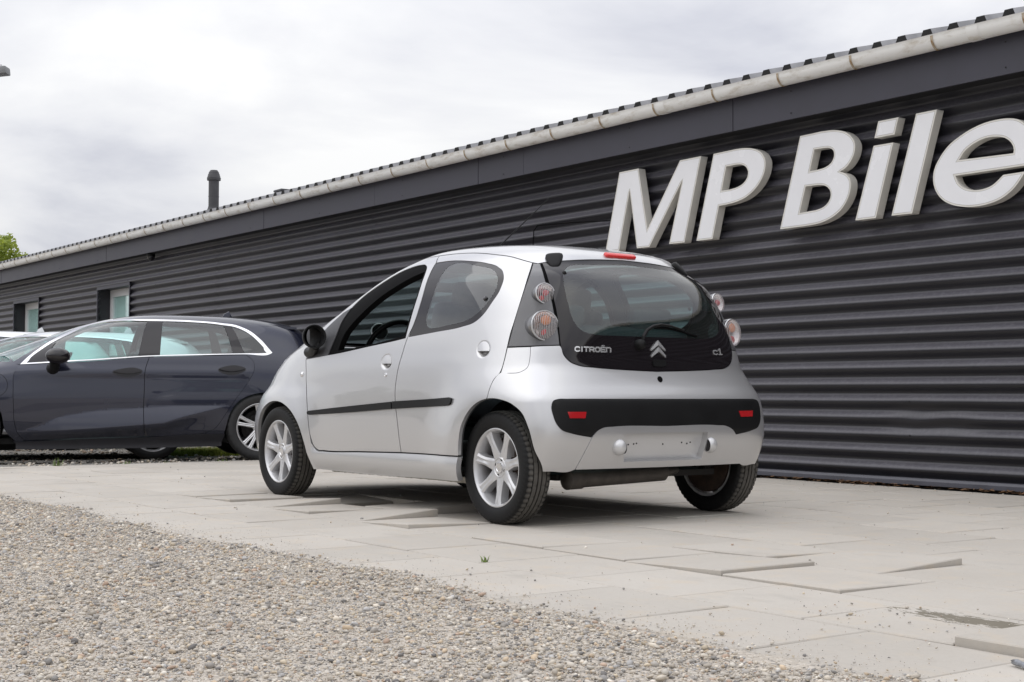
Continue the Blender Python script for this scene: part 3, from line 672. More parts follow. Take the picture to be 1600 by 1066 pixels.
# gutter
bm = bmesh.new(); gp = []; GY, GZ, GR = -2.972, 3.012, .066
for k in range(13):
    a = math.pi*k/12; gp.append((GY+GR*math.cos(a), GZ-GR*math.sin(a)*1.28))
gp = [(GY+GR-.012, GZ+.004), (GY+GR+.006, GZ+.008)]+gp
rr = [[bm.verts.new((x, y, z)) for y, z in gp] for x in (BX0, BX1)]
for k in range(len(gp)-1): bm.faces.new((rr[0][k], rr[0][k+1], rr[1][k+1], rr[1][k]))
gut = bpart(link('gutter', bm_done(bm, 'gutter', True, 50), 'gutter'))
def strap_mesh(name, w, e):
    bm = bmesh.new(); gq = [(GR*e*math.cos(math.pi*k/14), -GR*e*1.28*math.sin(math.pi*k/14)) for k in range(15)]
    A = [[bm.verts.new((x, y, z)) for y, z in gq] for x in (-w/2, w/2)]
    for k in range(14): bm.faces.new((A[0][k], A[0][k+1], A[1][k+1], A[1][k]))
    return bm_done(bm, name, True)
SM = strap_mesh('gutter_bracket', .020, 1.05); SM.materials.append(MT['strap']); SJ = strap_mesh('gutter_joint', .09, 1.035); SJ.materials.append(MT['gutter'])
xb = -.47
for x in list(np.arange(-.47-.69*6, 33, .69)):
    o = bpart(link('gutter_bracket', SM)); o.location = (x, GY, GZ)
for x in (-.09, 2.9, 6.4, 9.9, 13.4, 16.9): o = bpart(link('gutter_joint', SJ)); o.location = (x, GY, GZ)
# roof sheets with ribs and the black foam plugs at the eave
PIT = math.tan(R(14)); RP = .21; bm = bmesh.new(); ey, ez = -2.985, 3.040; ry = WY-9.0
prof = []
x = BX0-.1
offx = (-.101-BX0) % RP
while x < BX1+.1:
    c_ = BX0+offx+round((x-BX0-offx)/RP)*RP; prof += [(c_-.05, 0), (c_-.030, .046), (c_+.030, .046), (c_+.05, 0)]; x += RP
yr = WY-4.6
for (y0, y1, s) in ((ey, yr, 1), (yr, ry-.2, -1)):
    z0 = ez+(ey-y0)*PIT if s == 1 else ez+(ey-yr)*PIT
    z1 = ez+(ey-yr)*PIT if s == 1 else ez+(ey-yr)*PIT-(yr-y1)*PIT
    A = [bm.verts.new((x, y0, z0+h)) for x, h in prof]; B = [bm.verts.new((x, y1, z1+h)) for x, h in prof]
    for k in range(len(prof)-1): bm.faces.new((A[k], A[k+1], B[k+1], B[k]))
bpart(link('roof', bm_done(bm, 'roof'), 'roofsheet'))
bm = bmesh.new()
vs = [bm.verts.new(v) for v in [(-.047, .002, .002), (.047, .002, .002), (.028, .002, .044), (-.028, .002, .044), (-.047, -.05, .002), (.047, -.05, .002), (.028, -.05, .044), (-.028, -.05, .044)]]
for f in ((0, 1, 2, 3), (4, 7, 6, 5), (0, 4, 5, 1), (1, 5, 6, 2), (2, 6, 7, 3), (3, 7, 4, 0)): bm.faces.new([vs[i] for i in f])
PM = bm_done(bm, 'rib_end_plug'); PM.materials.append(MT['foam'])
k0 = int(math.floor((-3-BX0-offx)/RP))
for k in range(k0, k0+175):
    x = BX0+offx+k*RP; o = bpart(link('rib_end_plug', PM)); o.location = (x, ey, ez); o.rotation_euler = (0, 0, rng.normal(0, .03))
# windows set back in dark reveals
for (a, b2) in WIN:
    w = empty('window', ((a+b2)/2, WY, WZ0)); bpart(w); yb = -.185; hw_, hh = (b2-a)/2, WZ1-WZ0
    def wbox(name, items, mat): return boxes(name, items, mat, w)
    wbox('window_reveal', [((-hw_-.006, yb/2-.01, hh/2), (.012, .24, hh+.02)), ((hw_+.006, yb/2-.01, hh/2), (.012, .24, hh+.02)), ((0, yb/2-.01, hh+.006), (hw_*2+.036, .24, .012)), ((0, yb/2-.01, -.006), (hw_*2+.036, .26, .012))], 'reveal')
    wbox('reveal_trim', [((-hw_-.018, .024, hh/2), (.03, .008, hh+.06)), ((hw_+.018, .024, hh/2), (.03, .008, hh+.06)), ((0, .026, hh+.02), (hw_*2+.06, .008, .05))], 'fascia')
    t = .065; wbox('window_frame', [((-hw_+t/2, yb-.03, hh/2), (t, .06, hh)), ((hw_-t/2, yb-.03, hh/2), (t, .06, hh)), ((0, yb-.03, hh-t/2), (hw_*2-2*t, .06, t)), ((0, yb-.03, t/2), (hw_*2-2*t, .06, t))], 'upvc')
    for s in (1,):
        x0, x1 = -hw_+t, hw_-t; q = .048
        wbox('window_sash', [((x0+q/2, yb-.026, hh/2), (q, .05, hh-2*t)), ((x1-q/2, yb-.026, hh/2), (q, .05, hh-2*t)), (((x0+x1)/2, yb-.026, hh-t-q/2), (x1-x0-2*q, .05, q)), (((x0+x1)/2, yb-.026, t+q/2), (x1-x0-2*q, .05, q))], 'upvc')
        wbox('window_pane', [(((x0+x1)/2, yb-.03, hh/2), (x1-x0-2*q, .012, hh-2*t-2*q))], 'paneglass')
    wbox('window_blind', [((0, yb-.055, hh/2), (hw_*2-.02, .01, hh))], 'blind')
# cable clipped to the wall, security camera
tubes('wall_cable', [([(5.03, WY+.03, 1.6), (5.032, WY+.03, 2.05), (5.02, WY+.03, 2.18), (4.96, WY+.03, 2.225), (4.4, WY+.03, 2.20), (3.88, WY+.03, 2.165)], .005)], 'rubber')
bpart(bpy.data.objects['wall_cable'])
sc_ = empty('security_camera', (14.38, -3.16, 2.70)); tag(sc_, 'small black dome camera under the eaves above the windows', 'security camera')
bm = bmesh.new(); lathe(bm, [(.0001, -.11), (.035, -.10), (.052, -.07), (.056, -.045)], 20, None, 'z'); link('camera_dome', bm_done(bm, 'camera_dome', True), 'gloss', sc_)
bm = bmesh.new(); lathe(bm, [(.06, -.048), (.062, -.015), (.045, 0), (.0001, 0)], 20, None, 'z'); link('camera_base', bm_done(bm, 'camera_base', True, 50), 'plastic', sc_)
# flue and roof vent
fl = empty('flue_pipe', (16.87, -5.25, 3.55)); tag(fl, 'dark flue pipe with a rounded ribbed cap on the roof', 'flue')
bm = bmesh.new(); lathe(bm, [(.088, .10), (.088, .74)], 28, None, 'z'); lathe(bm, [(.091, .44), (.091, .455)], 28, None, 'z'); link('pipe', bm_done(bm, 'pipe', True, 40), 'pipe', fl)
bm = bmesh.new(); lathe(bm, [(.20, -.05), (.17, .10), (.12, .20), (.095, .25), (.095, .27)], 28, None, 'z'); link('flashing_cone', bm_done(bm, 'flashing_cone', True, 40), 'pipe', fl)
bm = bmesh.new(); lathe(bm, [(.09, .72), (.115, .725), (.118, .77), (.108, .78), (.108, .80), (.100, .81), (.100, .83), (.088, .84), (.088, .86), (.06, .90), (.0001, .91)], 28, None, 'z'); link('flue_cap', bm_done(bm, 'flue_cap', True, 40), 'pipe', fl)
rv = empty('roof_vent', (14.2, -5.25, 3.60)); tag(rv, 'low dark roof vent with a flat cap just right of the flue', 'roof vent')
boxes('vent_body', [((0, 0, .07), (.17, .17, .20))], 'pipe', rv); boxes('vent_cap', [((0, 0, .185), (.27, .27, .035), None, .008)], 'pipe', rv)
# sign letters: returns with a raised rim, face set in
MT['letter'] = simple('ivory_letter_return', (0.68, 0.66, 0.61), 0.4, var=0.06, vs=6)
MT['letterface'] = simple('white_acrylic_face', (0.79, 0.79, 0.81), 0.25, var=0.03, vs=4)
SIGN = {
'M': ([[(3.665, 2.557, 1), (3.415, 2.559, 1), (3.303, 2.028, 1), (2.898, 2.56, 1), (2.649, 2.561, 1), (2.846, 1.880, 1), (3.031, 1.882, 1), (2.869, 2.395, 1), (3.279, 1.878, 1), (3.437, 1.880, 1), (3.531, 2.388, 1), (3.672, 1.879, 1), (3.855, 1.879, 1)]], []),
'P': ([[(2.505, 2.56, 1), (2.255, 2.564, 1), (2.145, 2.557), (2.049, 2.535), (1.978, 2.495), (1.942, 2.438), (1.943, 2.369), (1.979, 2.296), (2.05, 2.226), (2.146, 2.174), (2.269, 2.146), (2.368, 2.138, 1), (2.446, 2.136, 1), (2.52, 1.879, 1), (2.705, 1.880, 1)]],
      [[(2.364, 2.440, 1), (2.255, 2.442, 1), (2.194, 2.434), (2.145, 2.408), (2.124, 2.37), (2.134, 2.323), (2.176, 2.285), (2.244, 2.262), (2.33, 2.253, 1), (2.415, 2.253, 1)]]),
'B': ([[(1.584, 2.568, 1), (1.369, 2.572, 1), (1.249, 2.563), (1.154, 2.535), (1.091, 2.489), (1.062, 2.435), (1.068, 2.373), (1.105, 2.314), (1.150, 2.275), (1.206, 2.254, 1), (1.145, 2.228), (1.110, 2.187), (1.105, 2.122), (1.135, 2.044), (1.194, 1.977), (1.277, 1.930), (1.385, 1.900), (1.533, 1.890, 1), (1.790, 1.889, 1)]],
      [[(1.445, 2.448, 1), (1.357, 2.447, 1), (1.297, 2.439), (1.262, 2.413), (1.258, 2.371), (1.286, 2.328), (1.34, 2.303), (1.413, 2.294, 1), (1.493, 2.291, 1)], [(1.533, 2.184, 1), (1.42, 2.182, 1), (1.347, 2.169), (1.302, 2.136), (1.29, 2.093), (1.312, 2.045), (1.36, 2.013), (1.433, 1.997, 1), (1.594, 1.992, 1)]]),
'i': ([[(.851, 2.566, 1), (.675, 2.567, 1), (.711, 2.452, 1), (.886, 2.451, 1)], [(.894, 2.398, 1), (.722, 2.397, 1), (.879, 1.885, 1), (1.063, 1.885, 1)]], []),
'l': ([[(.525, 2.568, 1), (.353, 2.569, 1), (.565, 1.885, 1), (.741, 1.887, 1)]], []),
'e': ([[(-.315, 2.375), (-.261, 2.408), (-.19, 2.424), (-.117, 2.427), (-.035, 2.422), (.064, 2.401), (.166, 2.363), (.261, 2.311), (.332, 2.24), (.378, 2.166), (.389, 2.093), (.369, 2.018), (.317, 1.953), (.248, 1.913), (.163, 1.889), (.053, 1.878), (-.046, 1.885), (-.144, 1.91), (-.232, 1.962), (-.296, 2.031), (-.320, 2.063, 1), (-.158, 2.061, 1), (-.129, 2.038), (-.072, 2.002), (.002, 1.986), (.077, 1.99), (.144, 2.013), (.191, 2.055), (.21, 2.101, 1), (-.367, 2.102, 1), (-.387, 2.164), (-.388, 2.233), (-.364, 2.312)]],
      [[(.181, 2.202, 1), (.133, 2.257), (.066, 2.294), (-.018, 2.318), (-.108, 2.317), (-.172, 2.3), (-.22, 2.261), (-.239, 2.212), (-.235, 2.191, 1)]])}
LBL = {'M': 'ivory built-up letter M, first of the sign, above the silver hatchback roof', 'P': 'ivory built-up letter P on the dark cladding beside the M', 'B': 'ivory built-up capital letter B in the middle of the sign',
       'i': 'ivory built-up lower-case letter i with a separate square dot', 'l': 'tall plain ivory bar of the lower-case letter l on the sign', 'e': 'ivory built-up round letter e cut by the picture edge'}
YF = -3.130
def plane_fn(a, b2): return np.stack([a, np.full_like(a, YF), b2], -1), np.tile([0., 1, 0], (len(a), 1))
for ch, (outs, holes) in SIGN.items():
    O = [spl(o, .03) for o in outs]; Hh = [spl(o, .03) for o in holes]
    fi = [inset(o, .0125) for o in O]; fh = [inset(h, -.0125) for h in Hh]
    lt = patch('sign_letter', plane_fn, O, Hh, 9.0, 0.0, 0.074, 'letter')
    tag(lt, LBL[ch], 'sign letter', 'letters of the sign on the showroom wall')
    patch('letter_face', plane_fn, fi, fh, 9.0, 0.0012, 0.0, 'letterface', lt)
    patch('face_joint', plane_fn, [inset(f, -.0018) for f in fi], [inset(h, .0018) for h in fh], 9.0, 0.0006, 0.0, 'jointline', lt)

# ------------------------------------------------------------------ wheels (axis along y, outer face towards +y)
def tyre_mesh(name, r=0.2785, hw=0.0775, rim=0.193, flat=0.2755, seg=180):
    half = [(rim, hw*0.80), (rim+0.006, hw*0.90), (rim+(r-rim)*0.33, hw*0.99), (rim+(r-rim)*0.55, hw), (rim+(r-rim)*0.78, hw*0.965),
            (r-0.0095, hw*0.875), (r-0.0045, hw*0.80), (r-0.0015, hw*0.70), (r-0.0008, hw*0.545), (r-0.008, hw*0.53), (r-0.008, hw*0.47), (r-0.0005, hw*0.455),
            (r, hw*0.20), (r-0.008, hw*0.185), (r-0.008, hw*0.105), (r, hw*0.09)]
    prof = half+[(a, -b2) for a, b2 in half[::-1]]
    V, F = [], []; n = len(prof)
    for k in range(seg):
        a = 2*math.pi*k/seg
        for i, (rr, y) in enumerate(prof):
            j = min(i, n-1-i)
            if j in (5, 6, 7, 8) and k % 3 == 0: rr -= 0.0055
            if j in (11, 12) and k % 6 == 2: rr -= 0.003
            z = rr*math.sin(a)
            if z < -flat: z = -flat-(z+flat)*-0.1
            V.append((rr*math.cos(a), y, z))
    for k in range(seg):
        k2 = (k+1) % seg
        for i in range(n-1): F.append((k*n+i, k2*n+i, k2*n+i+1, k*n+i+1))
    me = mesh(name, V, F); me.set_sharp_from_angle(angle=R(35)); return me
def alloy_mesh(name, spokes=7, R0=0.193, face=0.062, hub=0.058, w0=0.033, w1=0.0220, w2=0.031, depth=0.05, twin=False):
    bm = bmesh.new()
    lathe(bm, [(R0-0.012, -face), (R0+0.001, -face-0.004), (R0+0.001, -face+0.004), (R0-0.010, -face+0.02), (R0-0.022, -0.02), (R0-0.020, face-0.028),
               (R0-0.013, face-0.012), (R0-0.011, face-0.003), (R0-0.004, face+0.004), (R0+0.001, face+0.003), (R0+0.001, face-0.006)], 84)
    lathe(bm, [(0.0001, face-0.022), (hub*0.72, face-0.022), (hub*0.80, face-0.018), (hub, face-0.026), (hub*1.02, face-0.055), (hub*0.7, face-0.07)], 48)
    def spoke(ang, sk=0.0):
        rs = [hub*0.80, hub*1.25, R0*0.62, R0*0.80, R0*0.945]; ws = [w0*1.05, w0*0.86, w1, w1*1.08, w2]; ys = [face-0.020, face-0.017, face-0.012, face-0.007, face-0.004]
        rings = []
        for r, w, y in zip(rs, ws, ys):
            o = sk*r; sec = [(-w, y-depth), (-w*0.93, y-0.006), (-w*0.45, y), (0, y-0.004), (w*0.45, y), (w*0.93, y-0.006), (w, y-depth)]
            rings.append([bm.verts.new(((r*math.cos(ang)-(t+o)*math.sin(ang)), yy, (r*math.sin(ang)+(t+o)*math.cos(ang)))) for t, yy in sec])
        for a, b2 in zip(rings, rings[1:]):
            for k in range(6): bm.faces.new((a[k], a[k+1], b2[k+1], b2[k]))
    for k in range(spokes):
        an = 2*math.pi*(k+0.25)/spokes+math.pi/2*0
        if twin: spoke(an, 0.16); spoke(an, -0.16)
        else: spoke(an)
    return bm_done(bm, name, True, 38)
TY = tyre_mesh('tyre'); AL = alloy_mesh('wheel')
bm = bmesh.new(); lathe(bm, [(0.0001, 0.0445), (0.020, 0.0445), (0.0225, 0.0475), (0.027, 0.047), (0.028, 0.040), (0.028, 0.030)], 32); HC = bm_done(bm, 'hub_cap', True, 40)
bm = bmesh.new()
for k in range(4): 
    a = math.pi/2*k+0.35; lathe(bm, [(0.0001, 0.0405), (0.0085, 0.0405), (0.009, 0.038)], 14, Matrix.Translation((0.0425*math.cos(a), 0, 0.0425*math.sin(a))))
LB = bm_done(bm, 'wheel_bolts', True, 40)
bm = bmesh.new(); lathe(bm, [(0.0001, 0.012), (0.075, 0.012), (0.078, -0.005), (0.128, -0.005), (0.130, -0.030), (0.168, -0.040), (0.170, -0.062), (0.05, -0.066), (0.05, -0.09), (0.0001, -0.09)], 48); BD = bm_done(bm, 'brake_disc', True, 40); BD2 = BD.copy()
def add_wheel(car, loc, side, al=None, ty=None, spin=0.0, steer=0.0, cap=True, disc='rust'):
    w = link('wheel', al or AL, None, car, loc)
    if not (al or AL).materials: (al or AL).materials.append(MT['satin_alloy'])
    w.rotation_euler = (0, 0, (0 if side > 0 else math.pi)+steer)
    t = bpy.data.objects.new('tyre', ty or TY); COL.objects.link(t); t.parent = w
    if not t.data.materials: t.data.materials.append(MT['tyre'] if ty is None else MT['tyre_big'])
    for nm, me, mt in (('hub_cap', HC, 'reflector'), ('wheel_bolts', LB, 'dark'), ('brake_disc', BD if disc == 'rust' else BD2, disc)):
        if not cap and nm != 'brake_disc': continue
        c = bpy.data.objects.new(nm, me); COL.objects.link(c); c.parent = w
        if not me.materials: me.materials.append(MT[mt])
        if nm == 'wheel_bolts': c['kind'] = 'stuff'
    return w
MT['satin_alloy'] = simple('painted_alloy', (0.62, 0.62, 0.63), 0.34, 0.55, coat=0.5, var=0.05, vs=20)
MT['tyre_big'] = simple('tyre_rubber_clean', (0.020, 0.020, 0.021), 0.6, var=0.3, vs=20)

# ------------------------------------------------------------------ the silver hatchback
A_R, A_F = 0.041, 0.034
def c1_flare(x, z):
    zz = np.maximum(z-0.29, 0)
    rr = np.hypot(np.maximum(x, 0), zz); rf = np.hypot(np.minimum(x-2.34, 0), zz)
    return A_R*np.exp(-(np.maximum(rr-.31, 0)/.19)**2)+A_F*np.exp(-(np.maximum(rf-.31, 0)/.15)**2)
HB = Body(0.9, [.16, .30, .45, .60, .70, .78, .86, .94, 1.02, 1.12, 1.22, 1.30, 1.36, 1.41, 1.44, 1.462], dict(
    w=[.762, .79, .796, .795, .792, .787, .775, .76, .74, .708, .666, .616, .566, .497, .404, .232],
    xr=[-.29, -.359, -.392, -.373, -.332, -.309, -.3, -.288, -.268, -.224, -.161, -.085, -.03, .158, .375, .645],
    xf=[2.956, 3.067, 3.101, 3.059, 3.002, 2.934, 2.801, 2.565, 2.348, 2.097, 1.866, 1.693, 1.548, 1.398, 1.295, 1.157],
    nr=[7.474, 8.878, 9.502, 9.06, 7.492, 6.379, 6.224, 5.888, 5.639, 5.731, 5.49, 4.196, 3.74, 3.341, 2.401, 2.0],
    nf=[4.51, 4.615, 4.542, 4.151, 3.631, 3.629, 3.72, 3.849, 3.972, 3.742, 3.454, 3.1, 2.613, 2.148, 2.029, 1.931]), c1_flare)
uz = HB.uz; UM = HB.umax
car = empty('hatchback_car')
tag(car, 'small silver five door hatchback seen from behind on the slab paving, driver window open', 'car')
seam = [(3.19, .96), (3.165, 1.05), (3.075, 1.154), (2.886, 1.236), (2.73, 1.30), (2.573, 1.346), (2.408, 1.380), (2.194, 1.3976), (1.957, 1.4016),
        (1.61, 1.3964), (1.354, 1.3838), (1.119, 1.3622), (.918, 1.3394), (.736, 1.3005)]
split = [(1.957, 1.4016, 1), (1.8845, 1.3582, 1), (1.8312, 1.1371), (1.8528, 1.0001), (1.8872, .9374), (1.9168, .847), (1.9478, .7383), (1.960, .655), (1.9555, .5952), (1.9257, .4598), (1.8974, .3207, 1)]
fopen_ = [(2.6831, .8861, 1), (2.6646, .9844), (2.6219, 1.0367), (2.5484, 1.0971), (2.4109, 1.1781), (2.2587, 1.2381), (2.1027, 1.2847), (1.9683, 1.3112, 1), (1.92, 1.2255), (1.9145, 1.0853), (1.9323, .9497, 1), (2.3022, .9116)]
fseal_ = [(2.7936, .8609, 1), (2.7721, .9827), (2.80, 1.0825), (2.806, 1.14), (2.77, 1.1946), (2.657, 1.2477), (2.5421, 1.2881), (2.4102, 1.3252), (2.2518, 1.3471), (2.1173, 1.3554), (2.0232, 1.3502), (1.9642, 1.3313), (1.9, 1.2244), (1.8925, 1.075), (1.9062, .936, 1), (1.9439, .9317), (2.297, .9001), (2.7048, .866)]
sail_ = [(3.1205, .842, 1), (3.0984, .8995), (3.0525, 1.0092), (2.937, 1.1169, 1), (2.806, 1.14, 1), (2.80, 1.0825), (2.7721, .9827), (2.7936, .8609, 1)]
rframe_ = [(1.8755, .9406, 1), (1.8567, 1.0094), (1.836, 1.1371), (1.8801, 1.356, 1), (1.6947, 1.3563), (1.3884, 1.3367), (1.1944, 1.3148), (1.0517, 1.2838), (1.0015, 1.2572), (.987, 1.2282), (1.0134, 1.1618), (1.0837, 1.0944), (1.1538, 1.0363), (1.2262, .9999), (1.3491, .9781), (1.5928, .9598)]
rclear_ = [(1.7371, 1.0033), (1.7233, 1.1138), (1.7109, 1.2428), (1.715, 1.3117), (1.6738, 1.3253), (1.2845, 1.3029), (1.0817, 1.2657), (1.0242, 1.2252), (1.0461, 1.1721), (1.1309, 1.0963), (1.2023, 1.0468), (1.3077, 1.0115), (1.5174, .9927), (1.7045, .9859)]
rdoor_rear = [(.736, 1.3005, 1), (.7788, 1.2263), (.8178, 1.1446), (.8545, 1.0657), (.8905, .9879), (.9172, .9284), (.9341, .8661), (.947, .80), (.955, .762), (.9664, .7375), (1.0, .709), (1.0233, .664), (1.0354, .6231, 1)]
lamp_ = [(.733, 1.2965, 1), (.6868, 1.2922, 1), (.6792, 1.2053), (.6584, 1.1239), (.6439, 1.027), (.6323, .9616), (.6221, .8733, 1), (.7552, .8683), (.9294, .8666, 1), (.8890, .9866), (.8165, 1.1434)]
filler_ = [(.9320, .8625, 1), (.7778, .8648, 1), (.7769, .8152), (.7866, .7639), (.8245, .7426), (.8923, .7369), (.958, .7356, 1)]
hatch_h = [(0, 1.3295, 1), (.2651, 1.322), (.4119, 1.3144), (.5214, 1.3077), (.6012, 1.3028), (.6729, 1.2968, 1), (.6634, 1.2123), (.6454, 1.1205), (.6311, 1.0229), (.6238, .9272), (.6169, .867), (.6004, .8286), (.564, .7948), (.5103, .7757), (.4111, .7666), (.2287, .7576), (0, .7515, 1)]
hclear_h = [(0, 1.307, 1), (.3415, 1.2924), (.4826, 1.2835), (.5366, 1.268), (.5713, 1.1993), (.563, 1.1217), (.5522, 1.0329), (.532, .972), (.4877, .9399), (.409, .9286), (.2421, .9262), (0, .926, 1)]
insert_h = [(0, .6148, 1), (.3643, .6150), (.58, .6149), (.625, .6140), (.6505, .6056), (.6605, .579), (.6542, .5376), (.6384, .4961), (.613, .467), (.5636, .4498), (.4515, .4289, 1), (.4265, .4563), (.3854, .4752), (.3233, .4804), (0, .4800, 1)]
centre_h = [(0, .4800, 1), (.3233, .4804), (.3854, .4752), (.4265, .4563), (.4515, .4289, 1), (.5312, .2765, 1), (.3007, .275), (0, .274, 1)]
plate_h = [(0, .4460, 1), (.262, .4455, 1), (.249, .3067, 1), (0, .3064, 1)]
bump_h = [(0, .274, 1), (.30, .275), (.531, .2758), (.559, .2662), (.6595, .2683), (.90, .262, 1), (1.10, .262, 1), (1.10, .45, 1)]+[p[:2] for p in rdoor_rear[::-1][:4]]+[p[:2] for p in filler_[::-1][1:5]]+[(.7778, .8648, 1), (.7552, .8663), (.6221, .8713, 1)]+[p[:2] for p in hatch_h[10:-1]]+[(0, .7515, 1)]
RCL = smooth(spl(rclear_), 5, 2)
arch_r = spl(HB.xzp([(.245, .12, 1), (.24, .30), (.228, .399), (.212, .463), (.16, .535), (.084, .588), (-.009, .614), (-.106, .612), (-.194, .588), (-.252, .548), (-.288, .482), (-.308, .368), (-.312, .30), (-.31, .12, 1)]))
arch_f = spl(HB.xzp([(1.892, .12, 1), (1.902, .255), (1.93, .35), (1.985, .444), (2.08, .525), (2.2, .572), (2.35, .590), (2.5, .572), (2.61, .525), (2.66, .45), (2.68, .33), (2.69, .12, 1)]))
def H(h): return spl([p for p in h], closed=False)
def symc(h): return sym(H(h))
hatch, hclear, insert, centre, plate, bumper = map(symc, (hatch_h, hclear_h, insert_h, centre_h, plate_h, bump_h)); hclear = smooth(hclear, 4, 2)
wind_h = [(3.29, .965, 1), (3.26, 1.06), (3.20, 1.15), (3.07, 1.245), (2.97, 1.295), (2.88, 1.335), (2.95, 1.362, 1), (3.4, 1.385), (UM, 1.392, 1)]
def mirror_front(h): 
    h = np.array(h); return np.concatenate([h, (np.array([2*UM, 0])+h*[-1, 1])[::-1][1:]])
wl = spl(wind_h, closed=False); base = spl([(UM, .955), (3.9, .957), (3.29, .965)], closed=False)[:-1]
half = np.concatenate([base, wl[:-1]])                       # from the middle of the base, up the left pillar, to the middle of the header
wind = np.concatenate([half, [wl[-1]], (np.array([2*UM, 0])+half*[-1, 1])[::-1][:-1]])
handle_f, handle_r = (2.0725, .8104), (1.1296, .8589)
def dish(c, r=0.064, d=0.017):
    return lambda u, z: -d*(1-sstep(0.35, 1.0, np.hypot((u-c[0])/r, (z-c[1])/0.047)))
def ringpts(c, r=0.07, n=12): 
    g = np.linspace(-r, r, 2*n+1); G = np.stack(np.meshgrid(g, g), -1).reshape(-1, 2)+c; return G+0.0004
for sd in (1, -1):
    mir = sd < 0
    # front door
    od = spl(split+[(2.3325, .3112), (2.7715, .302), (2.8429, .3046), (2.8824, .3262), (2.9098, .3752), (2.9409, .4793), (2.988, .6195), (3.0386, .708), (3.0636, .7715), (3.1205, .842, 1), (3.134, .90), (3.158, .98), (3.160, 1.05)]+seam[2:8])
    fd = patch('front_door', uz, [od], [spl(fseal_), spl(sail_)], 0.03, 0, 0.02, 'silver', car, mir, dish(handle_f), [ringpts(handle_f)], gap=0.0032)
    patch('window_seal', uz, [spl(fseal_)], [spl(fopen_)], 0.03, -0.004, 0.035, 'rubber', fd, mir)
    patch('mirror_base', uz, [spl(sail_)], [], 0.04, 0.001, 0.02, 'greyplastic', fd, mir, gap=0.001)
    if mir: patch('window_pane', uz, [spl(fopen_)], [], 0.05, -0.016, 0.0, 'teal', fd, mir)
    st = patch('trim_strip', uz, [spl([(2.949, .5225), (2.940, .5324, 1), (2.6900, .5500), (2.4414, .5657), (1.9873, .593, 1), (1.9822, .5542, 1), (2.4395, .5300), (2.69, .5185), (2.925, .5095, 1), (2.944, .5125)])], [], 0.02, 0.010, 0.012, 'plastic', fd, mir)
    # rear door
    ord_ = spl([p for p in split[::-1]]+[p[:2] for p in seam[9:-1]]+rdoor_rear+[(1.15, .45, 1), (1.235, .325, 1)])
    rd = patch('rear_door', uz, [ord_], [spl(rframe_), arch_r], 0.03, 0, 0.02, 'silver', car, mir, dish(handle_r), [ringpts(handle_r)], gap=0.0032)
    patch('window_frame', uz, [spl(rframe_)], [RCL], 0.03, -0.0025, 0.003, 'gloss', rd, mir, gap=0.001)
    patch('window_pane', uz, [RCL], [], 0.05, -0.0030, 0.0, 'teal', rd, mir)
    kn = HB.uz(np.array([1.150]), np.array([1.118])); bm = bmesh.new(); q = Vector(kn[0][0]*[1, sd, 1]); nn = Vector(kn[1][0]*[1, sd, 1])
    lathe(bm, [(0.0001, 0.006), (0.010, 0.005), (0.012, 0.0)], 16, Matrix.Translation(q) @ nn.to_track_quat('Y', 'Z').to_matrix().to_4x4())
    link('vent_latch', bm_done(bm, 'vent_latch', True), 'gloss', rd)
    patch('trim_strip', uz, [spl([(1.9755, .5949, 1), (1.6271, .6081), (1.3859, .6177, 1), (1.3602, .6104), (1.3666, .5885), (1.4083, .5762, 1), (1.659, .5671), (1.9705, .5545, 1)])], [], 0.02, 0.010, 0.012, 'plastic', rd, mir)
    # pull handles: a flap over the upper half of a round cup
    for dr, hc in ((fd, handle_f), (rd, handle_r)):
        t = np.linspace(0, 2*math.pi, 40, endpoint=False); ru, rz_ = 0.053, 0.040
        fl = np.stack([hc[0]+ru*np.cos(t), hc[1]-0.001+rz_*np.where(np.sin(t) > -0.22, np.sin(t), -0.22-0.10*np.cos(t)*0)], 1)
        patch('door_handle', uz, [fl], [], 0.008, -0.001, 0.008, 'silver', dr, mir, lambda u, z, hc=hc: 0.006*(1-((u-hc[0])/0.054)**2)*np.clip(1-((z-hc[1]+0.008)/0.055)**2, 0, 1))
    p, n_ = HB.uz(np.array([2.067]), np.array([.7394])); bm = bmesh.new()
    Mx = Matrix.Translation(Vector(p[0]*[1, sd, 1])) @ Vector(n_[0]*[1, sd, 1]).to_track_quat('Y', 'Z').to_matrix().to_4x4()
    lathe(bm, [(0.0001, 0.003), (0.006, 0.003), (0.007, 0.005), (0.011, 0.004), (0.0125, -0.002)], 20, Mx); link('door_lock', bm_done(bm, 'door_lock', True, 40), 'chrome', fd)
    # wing, sill, panels round the lamp
    wing = spl([(2.905, .185, 1), (2.912, .36), (2.9429, .479), (2.990, .6195), (3.0406, .708), (3.0656, .7715), (3.1225, .842, 1), (3.136, .90), (3.165, .965, 1), (3.45, .915), (3.75, .855), (3.96, .78, 1), (3.93, .62), (3.92, .5), (3.90, .185, 1)])
    wg = patch('front_wing', uz, [wing], [arch_f], 0.035, 0, 0.02, 'silver', car, mir, gap=0.0022)
    p, n_ = HB.uz(np.array([3.117]), np.array([.7523])); bm = bmesh.new(); Mx = Matrix.Translation(Vector(p[0]*[1, sd, 1])) @ Vector(n_[0]*[1, sd, 1]).to_track_quat('Y', 'Z').to_matrix().to_4x4()
    lathe(bm, [(0.0001, 0.010), (0.008, 0.009), (0.013, 0.005), (0.016, 0.004), (0.018, -0.002)], 20, Mx); link('side_repeater', bm_done(bm, 'side_repeater', True, 50), 'clear_lamp' if 'clear_lamp' in MT else 'reflector', wg)
